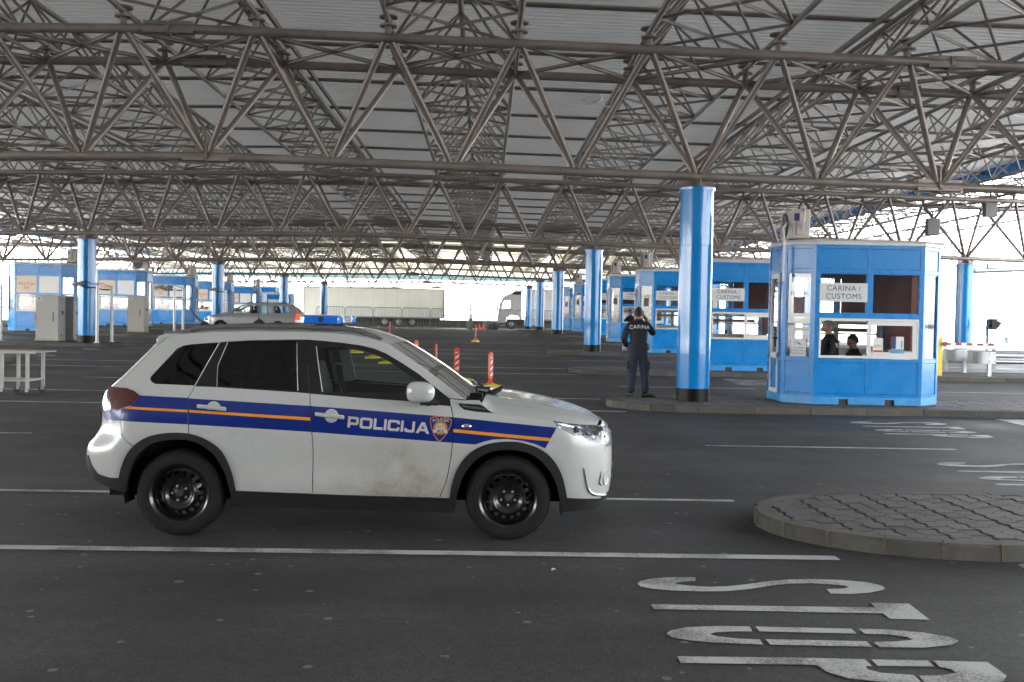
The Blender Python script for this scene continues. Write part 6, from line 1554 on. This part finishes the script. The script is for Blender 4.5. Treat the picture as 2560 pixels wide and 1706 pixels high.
def build_person(name, label, loc, rz_, nodes, edges, root, headpos, yaw, pitch, hair, mats, assign, hands=(), bald=False):
    V, Fs = skin_mesh(nodes, edges, root)
    hb, HM = head_geo(Vector(headpos), yaw, pitch)
    mb = MB(); mb.add(V, Fs)
    for i, f_ in enumerate(Fs):
        c = [sum(V[k][a] for k in f_)/len(f_) for a in range(3)]; mb.m[i] = assign(*c)
    o = len(mb.f); mb.add(hb.v, hb.f, 2)
    for h_ in hands: hand(mb, *h_)
    p = mb.build('person', mats, None, 60, at=loc); p.rotation_euler = (0, 0, rz_)
    tag(p, label, 'person')
    hair_geo(HM, not bald).build('hair', hair, p, 60)
    return p, HM
# --- the standing customs officer
N = [((0, 0, .90), (.172, .14)), ((0, 0, 1.02), (.186, .15)), ((0, -.005, 1.16), (.196, .155)), ((0, 0, 1.29), (.20, .15)), ((0, .01, 1.385), (.155, .115)), ((0, .02, 1.45), (.062, .062)), ((.0, .03, 1.52), (.055, .066)),
     ((-.165, .01, 1.375), .080), ((-.245, -.01, 1.24), .074), ((-.285, -.02, 1.10), .066), ((-.235, .07, .99), .056), ((-.17, .16, .96), .034),
     ((.165, .01, 1.375), .080), ((.235, .03, 1.28), .074), ((.300, .06, 1.19), .066), ((.245, .12, 1.31), .056), ((.165, .13, 1.435), .036),
     ((-.088, 0, .80), (.112, .12)), ((-.105, .01, .62), (.102, .108)), ((-.115, .015, .46), (.088, .092)), ((-.125, 0, .27), (.080, .084)), ((-.125, 0, .08), (.066, .080)),
     ((.088, 0, .80), (.112, .12)), ((.115, .01, .62), (.102, .108)), ((.130, .015, .46), (.088, .092)), ((.140, 0, .27), (.080, .084)), ((.145, 0, .08), (.066, .080))]
E_ = [(0, 1), (1, 2), (2, 3), (3, 4), (4, 5), (5, 6), (4, 7), (7, 8), (8, 9), (9, 10), (10, 11), (4, 12), (12, 13), (13, 14), (14, 15), (15, 16), (0, 17), (17, 18), (18, 19), (19, 20), (20, 21), (0, 22), (22, 23), (23, 24), (24, 25), (25, 26)]
def asg(x, y, z):
    if z > 1.475 and abs(x) < .1: return 2
    if z < .90 and abs(x) < .24 and not (x < -.15 and z > .9): return 1
    return 0
mx_, my_ = 2.935, 19.55; mz_ = zg(19.55)+KH
man, HM = build_person('person', 'person in dark navy uniform seen from behind, phoning beside the near blue column', (mx_, my_, mz_), 0, N, E_, 0, (-.005, .045, 1.585), R(78), 0., m_hair, [m_jack, m_trou, m_skin], asg,
    hands=[((.165, .13, 1.445), (-.35, -.25, .9), (-1, .2, 0), 1., .5), ((-.17, .16, .96), (.8, .5, -.1), (0, 0, 1), 1., .6)])
mb = MB(); mb.box(.085, .098, .06, .125, 1.50, 1.64, M=Matrix.Identity(4)); mb.build('phone', m_black, man, 0, bevel=.004)
man.children[-1].name = 'phone'
# jacket hem and collar, trouser pockets, shoes
mb = MB(); mb.lathe([(.186, .0), (.196, .03), (.194, .09), (.186, .14)], 28, M=Matrix.Translation((0, 0, .885))@Matrix.Diagonal((1.06, .82, 1, 1))); mb.build('jacket_hem', m_jack, man, 60)
mb = MB(); mb.lathe([(.085, 0), (.078, .05), (.070, .055), (.068, .0)], 20, M=Matrix.Translation((0, .018, 1.43))@Matrix.Diagonal((1, .9, 1, 1))); mb.build('collar', m_jack, man, 60)
for sx in (-1, 1):
    mb = MB(); mb.box(sx*.205-.02, sx*.205+.02, -.055, .06, .52, .68); mb.build('cargo_pocket', m_trou, man, 30, bevel=.015)
for (fx_, ang) in ((-.125, R(96)), (.16, R(12))):
    M_ = Matrix.Translation((fx_, 0, 0))@Matrix.Rotation(ang, 4, 'Z'); mb = MB()
    secs = [(-.09, .036, .075), (-.05, .042, .10), (.02, .044, .085), (.09, .047, .062), (.15, .044, .05), (.185, .025, .03)]
    mb.add([M_@Vector((x, w*math.cos(a), max(0, h*(.45+.55*math.sin(a))) if math.sin(a) > -.7 else 0)) for x, w, h in secs for a in [2*math.pi*k/10 for k in range(10)]], [(i*10+k, i*10+(k+1) % 10, (i+1)*10+(k+1) % 10, (i+1)*10+k) for i in range(5) for k in range(10)]+[tuple(range(9, -1, -1)), tuple(range(50, 60))])
    mb.build('shoe', m_shoe, man, 50)
# CARINA across the shoulders
v, f = text_verts('CARINA', .098, offset=.0015, space=1.12); mb = MB(); out = []
for a, b, c in v:
    an = a/.62; out.append((.62*math.sin(an)-.012, -.158+.36*a*a, 1.338+b-.10*abs(a)))
mb.add(out, f); mb.build('lettering', m_sign, man, 0)
# papers held in the left hand
mb = MB()
for i in range(4): mb.box(-.285+i*.022, -.279+i*.022, .10, .14, .87, 1.0)
mb.build('papers', m_paper, man, 0)
# --- officers in the near booth
def seated(name_label, x, y, headz, yaw, pitch, hair, lean=0., s=1.):
    z0 = headz-.205
    N2 = [((0, 0, z0-.62), (.18, .15)), ((0, 0, z0-.40), (.19, .155)), ((-.01, 0, z0-.18), (.20, .16)), ((.0, 0, z0-.03), (.15, .125)), ((.02, 0, z0+.06), .068), ((.035, 0, z0+.15), .060),
          ((.0, -.17, z0-.06), .085), ((.02, -.22, z0-.20), .074), ((.10, -.21, z0-.34), .062), ((.26, -.12, z0-.38), .034), ((.0, .17, z0-.06), .085), ((.02, .22, z0-.20), .074), ((.10, .21, z0-.34), .062), ((.26, .12, z0-.38), .034)]
    E2 = [(0, 1), (1, 2), (2, 3), (3, 4), (4, 5), (3, 6), (6, 7), (7, 8), (8, 9), (3, 10), (10, 11), (11, 12), (12, 13)]
    p, HM_ = build_person('person', name_label, (x, y, 0), yaw, N2, E2, 0, (.045, 0, headz), 0, pitch, hair, [m_jack, m_jack, m_skin], lambda a, b, c: 2 if c > z0+.07 and abs(b) < .1 else 0,
        hands=[((.26, -.12, z0-.38), (1, .3, 0), (0, 0, 1)), ((.26, .12, z0-.38), (1, -.3, 0), (0, 0, 1))])
    mb = MB(); mb.lathe([(.085, 0), (.074, .05), (.068, .0)], 16, M=Matrix.Translation((.015, 0, z0+.02))); mb.build('collar', m_jack, p, 60)
    return p
p1 = seated('person with short grey hair facing left, standing in the near booth window', 6.40, 18.95, 1.63, R(182), 0, m_hairg)
mb = MB(); mb.lathe([(0, .004), (.036, .003), (.040, 0)], 18, M=M3(-.02, .245, 1.63-.205-.14, (1, 0, 0), (0, 0, 1.1), (0, 1, 0))); mb.build('arm_badge', mat('pink badge', (.6, .3, .3), .6), p1, 0)
p2 = seated('person with dark hair and glasses looking down, seated inside the near booth', 6.93, 19.15, 1.36, R(190), R(22), m_hair)
mb = MB(); mb.tube([(.148, -.03, 1.35), (.150, .0, 1.345), (.148, .03, 1.35)], .004, 5); mb.tube([(.148, .035, 1.35), (.05, .074, 1.36)], .003, 5); mb.build('glasses', m_dgrey, p2)
p3 = seated('person mostly hidden behind the seated officer in the near booth', 7.08, 19.5, 1.36, R(170), R(5), m_hair)
p4 = seated('person dimly seen behind the window of the fourth customs booth', 6.45, 45.6, zg(45)+KH+1.33, R(-100), 0, m_hair)
